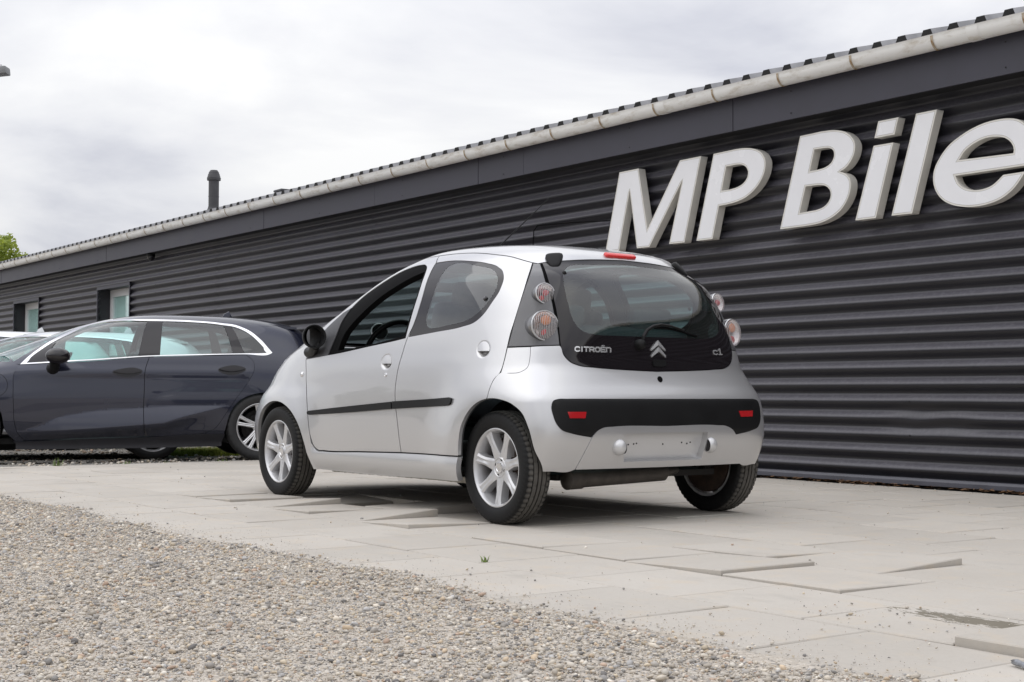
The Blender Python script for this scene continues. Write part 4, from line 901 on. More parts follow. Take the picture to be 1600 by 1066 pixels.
    sill = spl([(1.20, .3205, 1), (1.55, .3190), (1.8974, .3162), (2.3325, .3066), (2.7715, .2974), (2.846, .2998), (2.887, .321), (2.911, .345, 1), (2.912, .19, 1), (2.3, .186), (1.5, .196), (1.18, .200, 1)])
    sl_ = patch('sill', uz, [sill], [arch_r, arch_f], 0.025, 0, 0.03, 'silver', car, mir, lambda u, z: 0.012*np.sin(np.clip((z-.19)/.13, 0, 1)*math.pi))
    patch('seam_flange', uz, [spl([(1.28, .200, 1), (2.86, .190, 1), (2.86, .163, 1), (1.28, .171, 1)])], [], 0.02, -0.06, 0.01, 'flange', sl_, mir, lambda u, z: 0.004*np.sin(u*95)*np.sin(u*37))
    patch('quarter_panel', uz, [spl(filler_)], [], 0.03, 0, 0.02, 'silver', car, mir, gap=0.0015)
    # tail lamp
    lp = patch('tail_lamp', uz, [spl(lamp_)], [], 0.03, 0.001, 0.02, 'ribbed', car, mir, gap=0.002)
    for (u0, z0, r0, ax, big) in ((.716, .968, .074, (-.975, .17, .05), True), (.702, 1.128, .0525, (-.97, .16, .14), False)):
        p, n_ = HB.uz(np.array([u0]), np.array([z0])); ax = Vector((ax[0], ax[1]*sd, ax[2])).normalized()
        c = Vector(p[0]*[1, sd, 1])+ax*(r0*0.30)+Vector((0, -sd*.006, 0)); Mx = Matrix.Translation(c) @ ax.to_track_quat('Y', 'Z').to_matrix().to_4x4()
        bm = bmesh.new(); lathe(bm, [(r0*0.86, -r0*1.5), (r0*0.98, -r0*0.7), (r0*1.03, -r0*0.12), (r0*1.02, 0.0)], 48, Mx); bo = link('lamp_bowl', bm_done(bm, 'lamp_bowl', True, 60), 'bowl', lp)
        bm = bmesh.new(); lathe(bm, [(r0*1.02, 0.0), (r0*1.0, 0.006), (r0*0.93, 0.006), (r0*0.90, 0.0)], 48, Mx); link('lamp_ring', bm_done(bm, 'lamp_ring', True, 60), 'silver', lp)
        bm = bmesh.new(); lathe(bm, [(0.0001, -r0*0.42), (r0*0.4, -r0*0.36), (r0*0.75, -r0*0.2), (r0*0.93, 0.0)], 48, Mx); link('lamp_reflector', bm_done(bm, 'lamp_reflector', True), 'reflector', lp)
        for (dx, dz, rb, mt) in (((-.10, -.50, .28, 'bulbred'), (-.15, .36, .34, 'amber')) if big else ((-.15, .05, .34, 'bulbred'), (.3, -.45, .26, 'bulbred'))):
            bm = bmesh.new(); bmesh.ops.create_uvsphere(bm, u_segments=20, v_segments=12, radius=r0*rb)
            for v in bm.verts: v.co = Mx @ Vector((v.co.x*1.15+dx*r0, v.co.y*0.45-r0*0.12, v.co.z+dz*r0))
            link('bulb', bm_done(bm, 'bulb', True), mt, lp)
        bm = bmesh.new(); lathe(bm, [(r0*0.92*math.cos(a), 0.004+r0*0.30*math.sin(a)) for a in np.linspace(0, math.pi/2-0.001, 9)], 48)
        me = bm_done(bm, 'lamp_lens', True); ln = link('lamp_lens', me, 'fluted', lp); ln.matrix_local = Mx
    # arch lips, inner arches
    for nm, pts, cx, rr in (('rear', arch_r, 0.0, .335), ('front', arch_f, 2.33, .36)):
        bm = bmesh.new(); rings = []
        for yy in (.50, .655 if nm == 'rear' else .72):
            rings.append([bm.verts.new((cx+rr*math.cos(a), sd*yy, .285+rr*math.sin(a))) for a in np.linspace(0.02, math.pi-0.02, 25)])
        for k in range(24): bm.faces.new((rings[0][k], rings[0][k+1], rings[1][k+1], rings[1][k]))
        bm.faces.new(rings[0])
        link('arch_liner', bm_done(bm, 'arch_liner', True, 40), 'dark', car)
# roof with pillars, windscreen, bonnet, front bumper
sm = spl(seam, closed=False)
roof_uz = np.concatenate([[(3.30, .962)], sm, [(.70, 1.2945), (.6729, 1.2985)], H(hatch_h)[:H(hatch_h)[:, 0].argmax()+1][::-1][1:]+[0, .0025]])
rl = HB.uz2xy(roof_uz); rxy = np.concatenate([rl, (rl*[1, -1])[::-1][1:]])
wxy = HB.uz2xy(wind)
rf = patch('roof', HB.xy, [rxy], [wxy], 0.035, 0, 0.015, 'silver', car, gap=0.002)
patch('windscreen', HB.xy, [wxy], [], 0.06, -0.004, 0.0, 'teal', car, gap=0.001)
patch('windscreen_band', HB.xy, [wxy], [inset(wxy, 0.045)], 0.05, -0.005, 0.0, 'gloss', car, gap=0.001)
lin = inset(rxy, 0.11)
patch('headliner', HB.xy, [lin], [inset(wxy, -0.02)], 0.08, -0.030, 0.0, 'liner', car)
bl = spl([(UM, .945), (3.9, .947), (3.30, .955)], closed=False)
bh = np.concatenate([bl, spl([(3.19, .955), (3.45, .918), (3.75, .858), (3.935, .782), (4.2, .765), (UM, .762)], closed=False)[:-1]])
bon = np.concatenate([bh, [(UM, .762)], (np.array([2*UM, 0])+bh*[-1, 1])[::-1][:-1]])
patch('bonnet', uz, [bon], [], 0.05, 0, 0.02, 'silver', car, gap=0.002)
fb = [(3.905, .185), (3.925, .5), (3.935, .62), (3.965, .778), (4.2, .76), (UM, .757)]
fbl = np.concatenate([spl(fb, closed=False)[:-1]]); fbp = np.concatenate([[(UM, .20)], fbl, [(UM, .757)], (np.array([2*UM, 0])+fbl*[-1, 1])[::-1]])
fbo = patch('front_bumper', uz, [fbp], [], 0.05, 0, 0.02, 'silver', car)
patch('grille', uz, [np.array([(UM-.34, .50), (UM+.34, .50), (UM+.30, .30), (UM-.30, .30)])], [], 0.05, 0.003, 0.01, 'plastic', fbo)
for s in (1, -1):
    c = UM-s*.52; patch('headlamp', uz, [spl([(c-.14, .66), (c-.02, .755), (c+.16, .745), (c+.10, .64)])], [], 0.04, 0.004, 0.01, 'reflector', car)
# rear bumper and what sits on it
rbm = patch('rear_bumper', uz, [bumper], [insert, centre, arch_r, arch_r*[-1, 1]], 0.028, 0, 0.02, 'silver', car, gap=0.0012)
bi = patch('bumper_insert', uz, [insert], [], 0.03, -0.004, 0.01, 'plastic', rbm, disp=lambda u, z: 0.007*np.clip((z-.43)/.03, 0, 1)*np.clip((.62-z)/.02, 0, 1)**.5)
cp = patch('plate_panel', uz, [centre], [plate], 0.028, 0.003, 0.040, 'silver', rbm, gap=0.0008)
patch('plate_recess', uz, [inset(plate, -0.004)], [], 0.04, -0.034, 0.0, 'platesilver', rbm)
for u0 in (.155, .172, .205, -.13, -.165, -.185, -.01):
    p, n_ = HB.uz(np.array([u0]), np.array([.383+.004*math.sin(u0*90)])); bm = bmesh.new()
    lathe(bm, [(0.0001, 0.001), (0.0035, 0.001), (0.0045, -0.001)], 10, Matrix.Translation(Vector(p[0])-Vector(n_[0])*0.033) @ Vector(n_[0]).to_track_quat('Y', 'Z').to_matrix().to_4x4())
    link('plate_screw', bm_done(bm, 'plate_screw', True), 'dark', rbm)
for s in (1, -1):
    rc = np.array([(.588*s, .5567), (.476*s, .5562), (.470*s, .513), (.576*s, .517)])
    patch('reflector_bezel', uz, [rc], [], 0.03, 0.003, 0.006, 'plastic', rbm)
    patch('reflector', uz, [np.array([(.5835*s, .552), (.4815*s, .5515), (.489*s, .521), (.5735*s, .522)])], [], 0.03, 0.0055, 0.004, 'red', rbm)
    p, n_ = HB.uz(np.array([.287*s]), np.array([.379])); nn = Vector(n_[0]); Mx = Matrix.Translation(Vector(p[0])) @ nn.to_track_quat('Y', 'Z').to_matrix().to_4x4()
    bm = bmesh.new(); bmesh.ops.create_uvsphere(bm, u_segments=28, v_segments=18, radius=0.039)
    ret = bmesh.ops.bisect_plane(bm, geom=bm.verts[:]+bm.edges[:]+bm.faces[:], plane_co=(0, 0, 0), plane_no=(0, -1, 0), clear_outer=True)
    side = Vector((0, -s, 0)); lx = (Mx.to_3x3().inverted() @ side)
    bmesh.ops.bisect_plane(bm, geom=bm.verts[:]+bm.edges[:]+bm.faces[:], plane_co=lx*0.024, plane_no=lx, clear_outer=True)
    for v in bm.verts: v.co = Mx @ Vector((v.co.x, v.co.y*0.95, v.co.z*1.05))
    dm = link('plate_lamp', bm_done(bm, 'plate_lamp', True, 60), 'platesilver', rbm)
    bm = bmesh.new(); lathe(bm, [(0.0001, 0), (0.029, 0)], 24)
    for v in bm.verts: v.co = Vector((v.co.x*0.72, v.co.y, v.co.z))
    ds = link('lamp_cover', bm_done(bm, 'lamp_cover', True), 'gloss', dm)
    M2 = Matrix.Translation(Vector(p[0])+nn*0.010+side*0.0255) @ side.to_track_quat('Y', 'Z').to_matrix().to_4x4(); ds.matrix_local = M2
p, n_ = HB.uz(np.array([-.012]), np.array([.7128])); bm = bmesh.new(); Mx = Matrix.Translation(Vector(p[0])) @ Vector(n_[0]).to_track_quat('Y', 'Z').to_matrix().to_4x4()
lathe(bm, [(0.0001, 0.0015), (0.0105, 0.002), (0.0125, 0.004), (0.0155, 0.003), (0.017, -0.003)], 24, Mx); link('tailgate_lock', bm_done(bm, 'tailgate_lock', True, 40), 'rubber', rbm)
# glass tailgate
tg = patch('tailgate', uz, [hatch], [hclear], 0.03, 0.002, 0.004, 'gloss', car, gap=0.0025)
patch('window_pane', uz, [hclear], [], 0.05, 0.0015, 0.0, 'tealback', tg)
patch('tailgate_seal', uz, [inset(hatch, -0.012)], [inset(hatch, 0.004)], 0.03, -0.008, 0.01, 'rubber', tg)
for s in (1, -1):
    p, n_ = HB.uz(np.array([.580*s]), np.array([1.318])); nn = Vector(n_[0]); M3 = nn.to_track_quat('Y', 'Z').to_matrix()
    bm = bmesh.new(); bmesh.ops.create_cube(bm, size=1)
    bmesh.ops.subdivide_edges(bm, edges=bm.edges[:], cuts=4, use_grid_fill=True)
    for v in bm.verts:
        d = v.co*2; k = (abs(d.x)**4+abs(d.y)**4+abs(d.z)**4)**0.25; d = d/max(k, 1e-6)*max(abs(d.x), abs(d.y), abs(d.z))
        tz = 1.0-0.32*(0.5-d.z/2); v.co = Vector(p[0])+M3 @ Vector((d.x*.038*(1+.42*d.z), d.y*.018*(1+.3*d.z)+.003, d.z*.054-.020+d.x*-.006))
    link('hinge_cover', bm_done(bm, 'hinge_cover', True), 'plastic', tg)
p, n_ = HB.uz(np.array([0.011]), np.array([1.354])); bm = bmesh.new(); M3 = Vector(n_[0]).to_track_quat('Y', 'Z').to_matrix()
box(bm, Vector(p[0])+Vector(n_[0])*0.003, (.205, .022, .032), M3, 0.010, 3); stl = link('stop_lamp', bm_done(bm, 'stop_lamp', True, 60), 'stoplamp', car)
# wiper
def on(u, z, o=0.02):
    p, n_ = HB.uz(np.array([u]), np.array([z])); return Vector(p[0]+n_[0]*o)
wp = tubes('wiper', [([on(.111, .886, .026), on(.103, .918, .034), on(.070, .952, .034), on(.020, .972, .030), on(-.044, .983, .026), on(-.121, .979, .022), on(-.215, .962, .018)], [.011, .010, .010, .009, .008, .007, .006])], 'plastic', tg)
tubes('wiper_blade', [([on(-.01, .972, .010), on(-.10, .972, .011), on(-.20, .958, .011), on(-.318, .936, .008)], .0065)], 'rubber', wp, 6)
bm = bmesh.new(); p, n_ = HB.uz(np.array([.111]), np.array([.884])); lathe(bm, [(0.0001, 0.042), (0.018, 0.040), (0.025, 0.03), (0.028, 0.0)], 24, Matrix.Translation(Vector(p[0])) @ Vector(n_[0]).to_track_quat('Y', 'Z').to_matrix().to_4x4())
link('wiper_cap', bm_done(bm, 'wiper_cap', True, 60), 'plastic', wp)
bm = bmesh.new(); p, n_ = HB.uz(np.array([.545]), np.array([1.24])); lathe(bm, [(0.0001, 0.012), (0.006, 0.010), (0.011, 0.003), (0.013, 0.0)], 18, Matrix.Translation(Vector(p[0])) @ Vector(n_[0]).to_track_quat('Y', 'Z').to_matrix().to_4x4())
link('washer_jet', bm_done(bm, 'washer_jet', True, 60), 'plastic', tg)
# emblem: two chevrons, and the raised lettering
def chev(ax, az, w=.052, dl=.044, t=.024):
    return np.array([(ax, az), (ax+w, az-dl), (ax+w*.97, az-dl-t*.45), (ax, az-t), (ax-w*.97, az-dl-t*.45), (ax-w, az-dl)])
for az in (.909, .877): patch('emblem_chevron', uz, [chev(-.020, az)], [], 0.008, 0.008, 0.007, 'bright', tg, disp=lambda u, z: 0.005*(1-np.clip(abs(u+.02)/.05, 0, 1)))
patch('tailgate_button', uz, [spl([(.022, .805), (.024, .784), (.0, .7765), (-.040, .7765), (-.066, .784), (-.068, .806), (-.03, .811)])], [], 0.02, 0.010, 0.010, 'plastic', tg)
GL = {'C': [[(.95, .82), (.75, 1), (.25, 1), (0, .75), (0, .25), (.25, 0), (.75, 0), (.95, .18)]], 'I': [[(.5, 0), (.5, 1)]], 'T': [[(0, 1), (1, 1)], [(.5, 1), (.5, 0)]],
      'R': [[(0, 0), (0, 1), (.75, 1), (.95, .8), (.95, .62), (.75, .45), (0, .45)], [(.5, .45), (1, 0)]], 'O': [[(.25, 0), (0, .25), (0, .75), (.25, 1), (.75, 1), (1, .75), (1, .25), (.75, 0), (.25, 0)]],
      'E': [[(1, 1), (0, 1), (0, 0), (1, 0)], [(0, .5), (.85, .5)], [(.25, 1.42), (.32, 1.42)], [(.68, 1.42), (.75, 1.42)]], 'n': [[(0, 0), (0, 1), (.75, 1), (1, .75), (1, 0)]],
      'c': [[(1, .85), (.75, 1), (.25, 1), (0, .75), (0, .25), (.25, 0), (.75, 0), (1, .15)]], '1': [[(.1, 1.05), (.6, 1.45), (.6, 0)], [(.1, 0), (1.0, 0)]]}
def lettering(name, txt, u0, u1, z0, h, sw, parent, widths=None, dz=0.0):
    n = len(txt); ws = [0.35 if c == 'I' else 1.0 for c in txt]; tot = sum(ws)+0.32*(n-1); k = (u1-u0)/tot; x = 0.0; V, F = [], []
    for c, w in zip(txt, ws):
        for st in GL[c]:
            P = np.array([(u0+(x+q[0]*w)*k, z0+q[1]*h+dz*(x/tot)) for q in st])
            for a, b2 in zip(P, P[1:]):
                d = (b2-a)/max(np.hypot(*(b2-a)), 1e-9); a = a-d*sw*.4; b2 = b2+d*sw*.4; q = np.array([-d[1], d[0]])*sw/2
                C = np.array([a+q, b2+q, b2-q, a-q]); p, nn = HB.uz(C[:, 0], C[:, 1]); s0 = len(V)
                V += list(p+nn*.0065)+list(p+nn*.001)
                F += [(s0, s0+1, s0+2, s0+3)]+[(s0+i, s0+4+i, s0+4+(i+1) % 4, s0+(i+1) % 4) for i in range(4)]
        x += w+0.32
    return link(name, mesh(name, V, F, smooth=False), 'bright', parent)
lettering('lettering', 'CITROEn', .535, .307, .8445, .0205, .0062, tg)
lettering('lettering', 'c1', -.432, -.500, .846, .020, .0052, tg)
# aerial, mirrors
tubes('aerial', [([(1.10, 0, 1.455), (1.07, 0, 1.492), (.566, 0, 1.734)], [.011, .0045, .0022])], 'plastic', car, 8)
for sd in (1, -1):
    c = Vector((1.80, sd*.815, .972)); bm = bmesh.new()
    lathe(bm, [(0.0001, -0.072), (0.03, -0.066), (0.055, -0.045), (0.068, -0.015), (0.0725, 0.012), (0.071, 0.020), (0.064, 0.020), (0.060, 0.006), (0.058, -0.03)], 40)
    ax = Vector((-.95, sd*.22, .06)).normalized(); gx = Vector((-.93, -sd*.34, .04)).normalized(); Mx = Matrix.Translation(c) @ ax.to_track_quat('Y', 'Z').to_matrix().to_4x4()
    for v in bm.verts: v.co = Mx @ v.co
    mo = link('side_mirror', bm_done(bm, 'side_mirror', True, 50), 'plastic', car)
    bm = bmesh.new(); lathe(bm, [(0.0001, 0.0005), (0.058, 0.0)], 36, Matrix.Translation(c-ax*0.012) @ gx.to_track_quat('Y', 'Z').to_matrix().to_4x4()); link('mirror_glass', bm_done(bm, 'mirror_glass', True), 'mirror', mo)
    tubes('mirror_arm', [([c+Vector((.02, -sd*.02, -.05)), c+Vector((.10, -sd*.045, -.085)), Vector((1.99, sd*.745, .885))], [.030, .026, .034])], 'plastic', mo, 12)

# inner shell (dark, seen through the shut lines and windows)
shell_h = np.array([(0.0, .30), (UM, .30), (UM, .94), (3.25, .94), (3.25, 1.0), (3.16, 1.12), (2.95, 1.24), (2.80, 1.375), (.80, 1.375), (0.0, 1.375)])
cut = [inset(spl(fopen_), -.03), inset(RCL, -.03), arch_r, arch_f, np.array([(-.02, .30), (.285, .30), (.285, .46), (-.02, .46)])]
hcl = H(hclear_h); hcut = np.array([(-.02, .89), (.50, .89), (.58, .96), (.60, 1.10), (.60, 1.25), (.55, 1.30), (-.02, 1.335)])
for sd in (1, -1): patch('body_shell', uz, [shell_h], cut+[hcut], 0.06, -0.022, 0.006, 'trim', car, sd < 0)
boxes('floor_pan', [((1.10, 0, .225), (1.55, 1.50, .04)), ((1.32, 0, .228), (3.0, 1.06, .03)), ((1.2, 0, .30), (2.2, .30, .10))], 'under', car)
boxes('engine_bay', [((2.62, 0, .50), (.50, 1.0, .50))], 'dark', car)
# inside
def cushion(name, items, mat, parent):
    bm = bmesh.new()
    for c, s, rot, rad in items: box(bm, c, s, rot, rad, 4)
    return link(name, bm_done(bm, name, True, 75), mat, parent)
RY = lambda a: Matrix.Rotation(R(a), 3, 'Y')
for sd in (1, -1):
    cushion('front_seat', [((1.20, sd*.34, .55), (.52, .48, .16), RY(-6), .06), ((.90, sd*.34, .85), (.15, .47, .60), RY(-14), .07), ((.815, sd*.34, 1.175), (.10, .27, .16), RY(-10), .05)], 'seat', car)
    cushion('headrest', [((.085, sd*.30, 1.035), (.08, .27, .13), RY(-10), .035)], 'seat', car)
cushion('rear_seat', [((.40, 0, .55), (.50, 1.10, .16), RY(-5), .06), ((.13, 0, .78), (.14, 1.12, .44), RY(-10), .06)], 'seat', car)
cushion('dashboard', [((2.06, 0, .79), (.40, 1.26, .24), None, .09), ((1.95, 0, .875), (.2, 1.22, .08), None, .035)], 'trim', car)
bm = bmesh.new(); T0 = Matrix.Translation((1.64, .36, .905)) @ Matrix.Rotation(R(62), 4, 'Y')
for k in range(40):
    pass
ring = [T0 @ Vector((.182*math.cos(a), .182*math.sin(a), 0)) for a in np.linspace(0, 2*math.pi, 41)]
tube(bm, ring, .017, 10, False); tube(bm, [T0 @ Vector((0, -.17, 0)), T0 @ Vector((0, 0, -.03)), T0 @ Vector((0, .17, 0))], [.018, .04, .018], 8)
tube(bm, [T0 @ Vector((0, 0, -.02)), T0 @ Vector((0, 0, -.35))], .03, 10); link('steering_wheel', bm_done(bm, 'steering_wheel', True, 50), 'plastic', car)
bm = bmesh.new(); Mx = Matrix.Translation((1.80, .37, 1.012)) @ Vector((-.9, .25, .15)).normalized().to_track_quat('Y', 'Z').to_matrix().to_4x4()
lathe(bm, [(0.0001, -.05), (.035, -.046), (.050, -.02), (.053, .012), (.047, .016), (.044, .008), (0.0001, .008)], 32, Mx); link('rev_counter', bm_done(bm, 'rev_counter', True, 40), 'plastic', car)
bm = bmesh.new(); lathe(bm, [(.0535, .010), (.0535, .017), (.047, .018), (.047, .012)], 32, Mx); link('gauge_ring', bm_done(bm, 'gauge_ring', True, 40), 'satin', car)
bm = bmesh.new(); box(bm, (1.62, 0, 1.29), (.03, .20, .06), RY(15), .012, 2); link('rear_view_mirror', bm_done(bm, 'rear_view_mirror', True, 50), 'plastic', car)
# underneath
bm = bmesh.new()
tube(bm, [(-.25, .535, .222), (-.25, .525, .222), (-.25, .44, .224), (-.25, .435, .224), (-.25, -.10, .240), (-.25, -.115, .240)], [.030, .050, .050, .044, .044, .032], 24)
tube(bm, [(-.25, -.115, .238), (-.23, -.20, .250), (-.10, -.28, .29), (.3, -.30, .30)], .023, 12)
link('exhaust_silencer', bm_done(bm, 'exhaust_silencer', True, 45), 'exhaust', car)
bm = bmesh.new(); tube(bm, [(.05, .60, .26), (.10, .40, .27), (.10, -.40, .27), (.05, -.60, .26)], .045, 14)
for sd in (1, -1):
    tube(bm, [(.45, sd*.52, .30), (.0, sd*.60, .25)], .04, 10); tube(bm, [(-.02, sd*.55, .25), (-.05, sd*.53, .55)], .028, 10)
    tube(bm, [(.10, sd*.50, .28), (.10, sd*.50, .50)], .05, 12); tube(bm, [(.0, sd*.58, .276), (.0, sd*.70, .276)], .06, 14)
link('rear_axle', bm_done(bm, 'rear_axle', True, 50), 'under', car)
boxes('fuel_tank', [((.48, .05, .30), (.55, .9, .16), None, .04, 2)], 'under', car)
for x, y in ((0, 1), (0, -1), (2.34, 1), (2.34, -1)):
    add_wheel(car, (x, y*.7035, .2765), y, spin=0)

# ------------------------------------------------------------------ the dark hatchback and the pale cars behind it
EB = Body(.8, [.18, .30, .45, .60, .75, .85, .93, 1.0, 1.1, 1.2, 1.3, 1.355, 1.40, 1.425], dict(
    w=[.80, .87, .90, .905, .90, .89, .87, .845, .785, .725, .655, .60, .50, .22], xr=[-.72, -.80, -.86, -.86, -.83, -.80, -.76, -.70, -.64, -.56, -.45, -.30, .0, .6],
    xf=[3.38, 3.48, 3.52, 3.50, 3.42, 3.1, 2.70, 2.48, 2.21, 1.95, 1.68, 1.48, 1.24, .98], nr=[5, 5.5, 6, 6, 5.5, 5, 5, 5, 5, 5, 4.5, 4, 3.2, 2.2],
    nf=[4, 4, 4, 4, 3.8, 3.8, 3.8, 3.7, 3.6, 3.4, 3.2, 2.8, 2.4, 2.]), lambda x, z: 0*x)
EU = EB.umax
_ut = np.linspace(0, EU, 600); _xt = EB.pos(_ut, np.full(600, .5))[:, 0]
def ex(u): return np.interp(np.where(u > EU, 2*EU-u, abs(u)), _ut, _xt)
def crease(u, z):
    x = ex(u); zt = np.interp(x, [.35, .835, 1.186, 1.532, 1.871, 2.221], [.530, .526, .502, .479, .423, .300]); zb = np.interp(x, [.359, .744, .920, 1.105, 2.221], [.521, .429, .381, .367, .291])
    A = .42*np.maximum(zt-zb, 0)*sstep(.25, .45, x); k = np.where(z > zb, np.clip((zt-z)/np.maximum(zt-zb, 1e-4), 0, 1), np.exp(-(np.maximum(zb-z, 0)/.07)**2))
    return A*k+.010*np.exp(-((z-.845)/.045)**2)*sstep(0, .2, x)
def X(p): return EB.xzp(p)
_cl = []
for _x in np.arange(.32, 2.24, .012):
    _zt = np.interp(_x, [.35, .835, 1.186, 1.532, 1.871, 2.221], [.530, .526, .502, .479, .423, .300]); _zb = np.interp(_x, [.359, .744, .920, 1.105, 2.221], [.521, .429, .381, .367, .291])
    _cl += [(_x, _zt), (_x, _zt-.004), (_x, _zb+.001), (_x, _zb-.004), (_x, (_zt+_zb)/2), (_x, _zb-.02), (_x, _zb-.045)]
_ca = np.array(_cl); CREASE = EB.xz(_ca[:, 0], _ca[:, 1])
top_ = [(2.205, .909), (2.047, 1.056), (1.876, 1.176), (1.699, 1.267), (1.52, 1.329), (1.346, 1.354), (.978, 1.357), (.634, 1.352), (.36, 1.332), (.176, 1.300), (.087, 1.257), (-.018, 1.167), (-.116, 1.044)]
ch_out = spl(X([top_[0]+(1,)]+top_[1:-1]+[top_[-1]+(1,), (-.081, 1.026), (.143, 1.025), (.655, 1.009), (1.048, .994), (1.536, .955), (1.826, .935), (2.046, .919)]))
ch_in = spl(X([(2.147, .927, 1), (1.996, 1.060), (1.852, 1.158), (1.685, 1.243), (1.516, 1.305), (1.346, 1.331), (.998, 1.335), (.636, 1.330), (.362, 1.308), (.198, 1.275), (.113, 1.230), (.012, 1.128), (-.055, 1.049, 1), (.143, 1.038), (.654, 1.024), (1.047, 1.006), (1.536, .970), (1.827, .949)]))
ch_in = np.array([q+(p_-q)*.30 for q in ch_in for p_ in [ch_out[np.argmin(((ch_out-q)**2).sum(1))]]])
BP = spl(X([(1.056, 1.344, 1), (.912, 1.342, 1), (.955, .998, 1), (1.155, .984, 1)]), .05); CP = spl(X([(.344, 1.318, 1), (.262, 1.302, 1), (.152, 1.028, 1), (.263, 1.020, 1)]), .05)
SAIL = spl(X([(2.17, .918, 1), (2.01, 1.064, 1), (1.89, 1.125, 1), (1.93, .94, 1)]), .05)
e_split = [(1.051, .992, 1), (1.09, .873), (1.099, .674), (1.104, .421), (1.094, .240, 1)]
e_arch_r = spl(X([(.345, .05, 1), (.340, .30), (.300, .455), (.215, .575), (.08, .640), (-.06, .655), (-.20, .62), (-.32, .52), (-.37, .40), (-.38, .05, 1)]))
e_arch_f = spl(X([(2.325, .05, 1), (2.325, .30), (2.36, .455), (2.45, .58), (2.60, .652), (2.75, .655), (2.89, .61), (3.0, .51), (3.05, .40), (3.06, .05, 1)]))
def estate(name, label, group=None):
    t = empty(name); tag(t, label, 'car', group); fn = EB.uz
    for sd in (1, -1):
        mir = sd < 0
        fd = patch('front_door', fn, [spl(X([(2.205, .905, 1), (2.249, .846), (2.263, .704), (2.257, .494), (2.237, .208, 1), (1.697, .230)]+[(1.094, .240, 1)]+e_split[::-1][1:]+[(1.536, .951), (1.826, .931), (2.046, .915)]))], [], .03, 0, .02, 'navy', t, mir, crease, [CREASE], gap=.0028)
        rd = patch('rear_door', fn, [spl(X(e_split+[(.523, .270), (.452, .300), (.348, .438), (.25, .585), (.132, .751), (.066, .90), (.073, .956), (.143, 1.021, 1), (.655, 1.005)]))], [e_arch_r], .03, 0, .02, 'navy', t, mir, crease, [CREASE], gap=.0028)
        for dr, hp in ((fd, [(1.381, .843), (1.294, .867), (1.172, .872), (1.125, .851), (1.189, .814), (1.294, .808)]), (rd, [(.406, .869), (.332, .898), (.222, .903), (.159, .881), (.224, .843), (.333, .835)])):
            hp = spl(X(hp)); patch('handle_cup', fn, [inset(hp, -.008)], [], .03, .0115, .0, 'gloss', dr, mir)
            c = hp.mean(0); patch('door_handle', fn, [np.stack([c[0]+(hp[:, 0]-c[0])*.98, c[1]+.004+(hp[:, 1]-c[1])*.55], 1)], [], .02, .034, .02, 'gloss', dr, mir)
        ws = patch('window_surround', fn, [ch_out], [ch_in], .03, .002, .012, 'chrome', t, mir)
        patch('pillar_cover', fn, [BP], [], .04, .0, .004, 'gloss', ws, mir); patch('pillar_cover', fn, [CP], [], .04, .0, .004, 'gloss', ws, mir); patch('mirror_sail', fn, [SAIL], [], .04, .0, .004, 'gloss', ws, mir)
        patch('window_pane', fn, [ch_in], [], .05, -.004, 0, 'teal', ws, mir)
        qp = spl(X([(.143, 1.025, 1), (.073, .956), (.066, .90), (.132, .751), (.25, .585), (.348, .438), (.452, .300), (.523, .270, 1), (.52, .25, 1), (.30, .22, 1)]), closed=False)
        ux = float(EB.xz(np.array([-.38]), np.array([.3]))[0, 0])
        q2 = np.concatenate([qp, [(ux, .24), (.02, .24), (0, .24), (0, 1.30), (.30, 1.305)], spl(X([(-.22, 1.318), (.176, 1.300), (.087, 1.257), (-.018, 1.167), (-.116, 1.044, 1), (-.081, 1.023)]), closed=False)])
        rwin = np.array([(-.01, .985), (.50, .985), (.56, 1.02), (.50, 1.25), (.46, 1.275), (-.01, 1.285)])
        patch('rear_quarter', fn, [q2], [e_arch_r, rwin], .04, 0, .02, 'navy', t, mir)
        patch('tail_lamp', fn, [spl([(.35, .88), (.62, .90), (.86, .87), (.80, .80), (.60, .78), (.36, .80)])], [], .04, .006, .01, 'red', t, mir)
        uf = X([(3.30, .80)])[0][0]
        wing = np.concatenate([spl(X([(2.205, .905, 1), (2.249, .846), (2.263, .704), (2.257, .494), (2.237, .208, 1), (2.30, .18, 1)]), closed=False), [(EU, .19), (EU, .70)], spl(X([(3.34, .765), (3.04, .845), (2.60, .905), (2.30, .935)]), closed=False)])
        wg = patch('front_wing', fn, [wing], [e_arch_f], .04, 0, .02, 'navy', t, mir, gap=.0015)
        pf = spl(X([(2.52, .792), (2.345, .792), (2.325, .765), (2.325, .668), (2.345, .643), (2.52, .643), (2.54, .66), (2.54, .775)])); patch('charge_flap', fn, [inset(pf, -.004)], [], .05, .0012, .0, 'dark', wg, mir); patch('charge_flap', fn, [pf], [], .05, .0026, .002, 'navy', wg, mir)
        patch('headlamp', fn, [spl([(EU-.80, .64), (EU-.35, .60), (EU-.38, .70), (EU-.78, .74)])], [], .04, .004, .01, 'reflector', t, mir)
        patch('sill', fn, [spl(X([(.33, .258, 1), (.523, .262), (1.094, .232), (1.697, .222), (2.237, .200), (2.345, .20, 1), (2.345, .125, 1), (1.1, .130), (.33, .142, 1)]))], [], .04, .004, .05, 'navylow', t, mir)
        bm = bmesh.new(); bmesh.ops.create_uvsphere(bm, u_segments=28, v_segments=16, radius=1)
        for v in bm.verts:
            d = v.co; v.co = Vector((1.88+d.x*.112, sd*(1.00+d.y*.115), .985+d.z*(.078 if d.z > 0 else .072)))
        mo = link('side_mirror', bm_done(bm, 'side_mirror', True), 'gloss', t); tubes('mirror_foot', [([(1.90, sd*.96, .945), (1.905, sd*.90, .885), (1.915, sd*.86, .872)], [.050, .045, .065])], 'plastic', mo, 12)
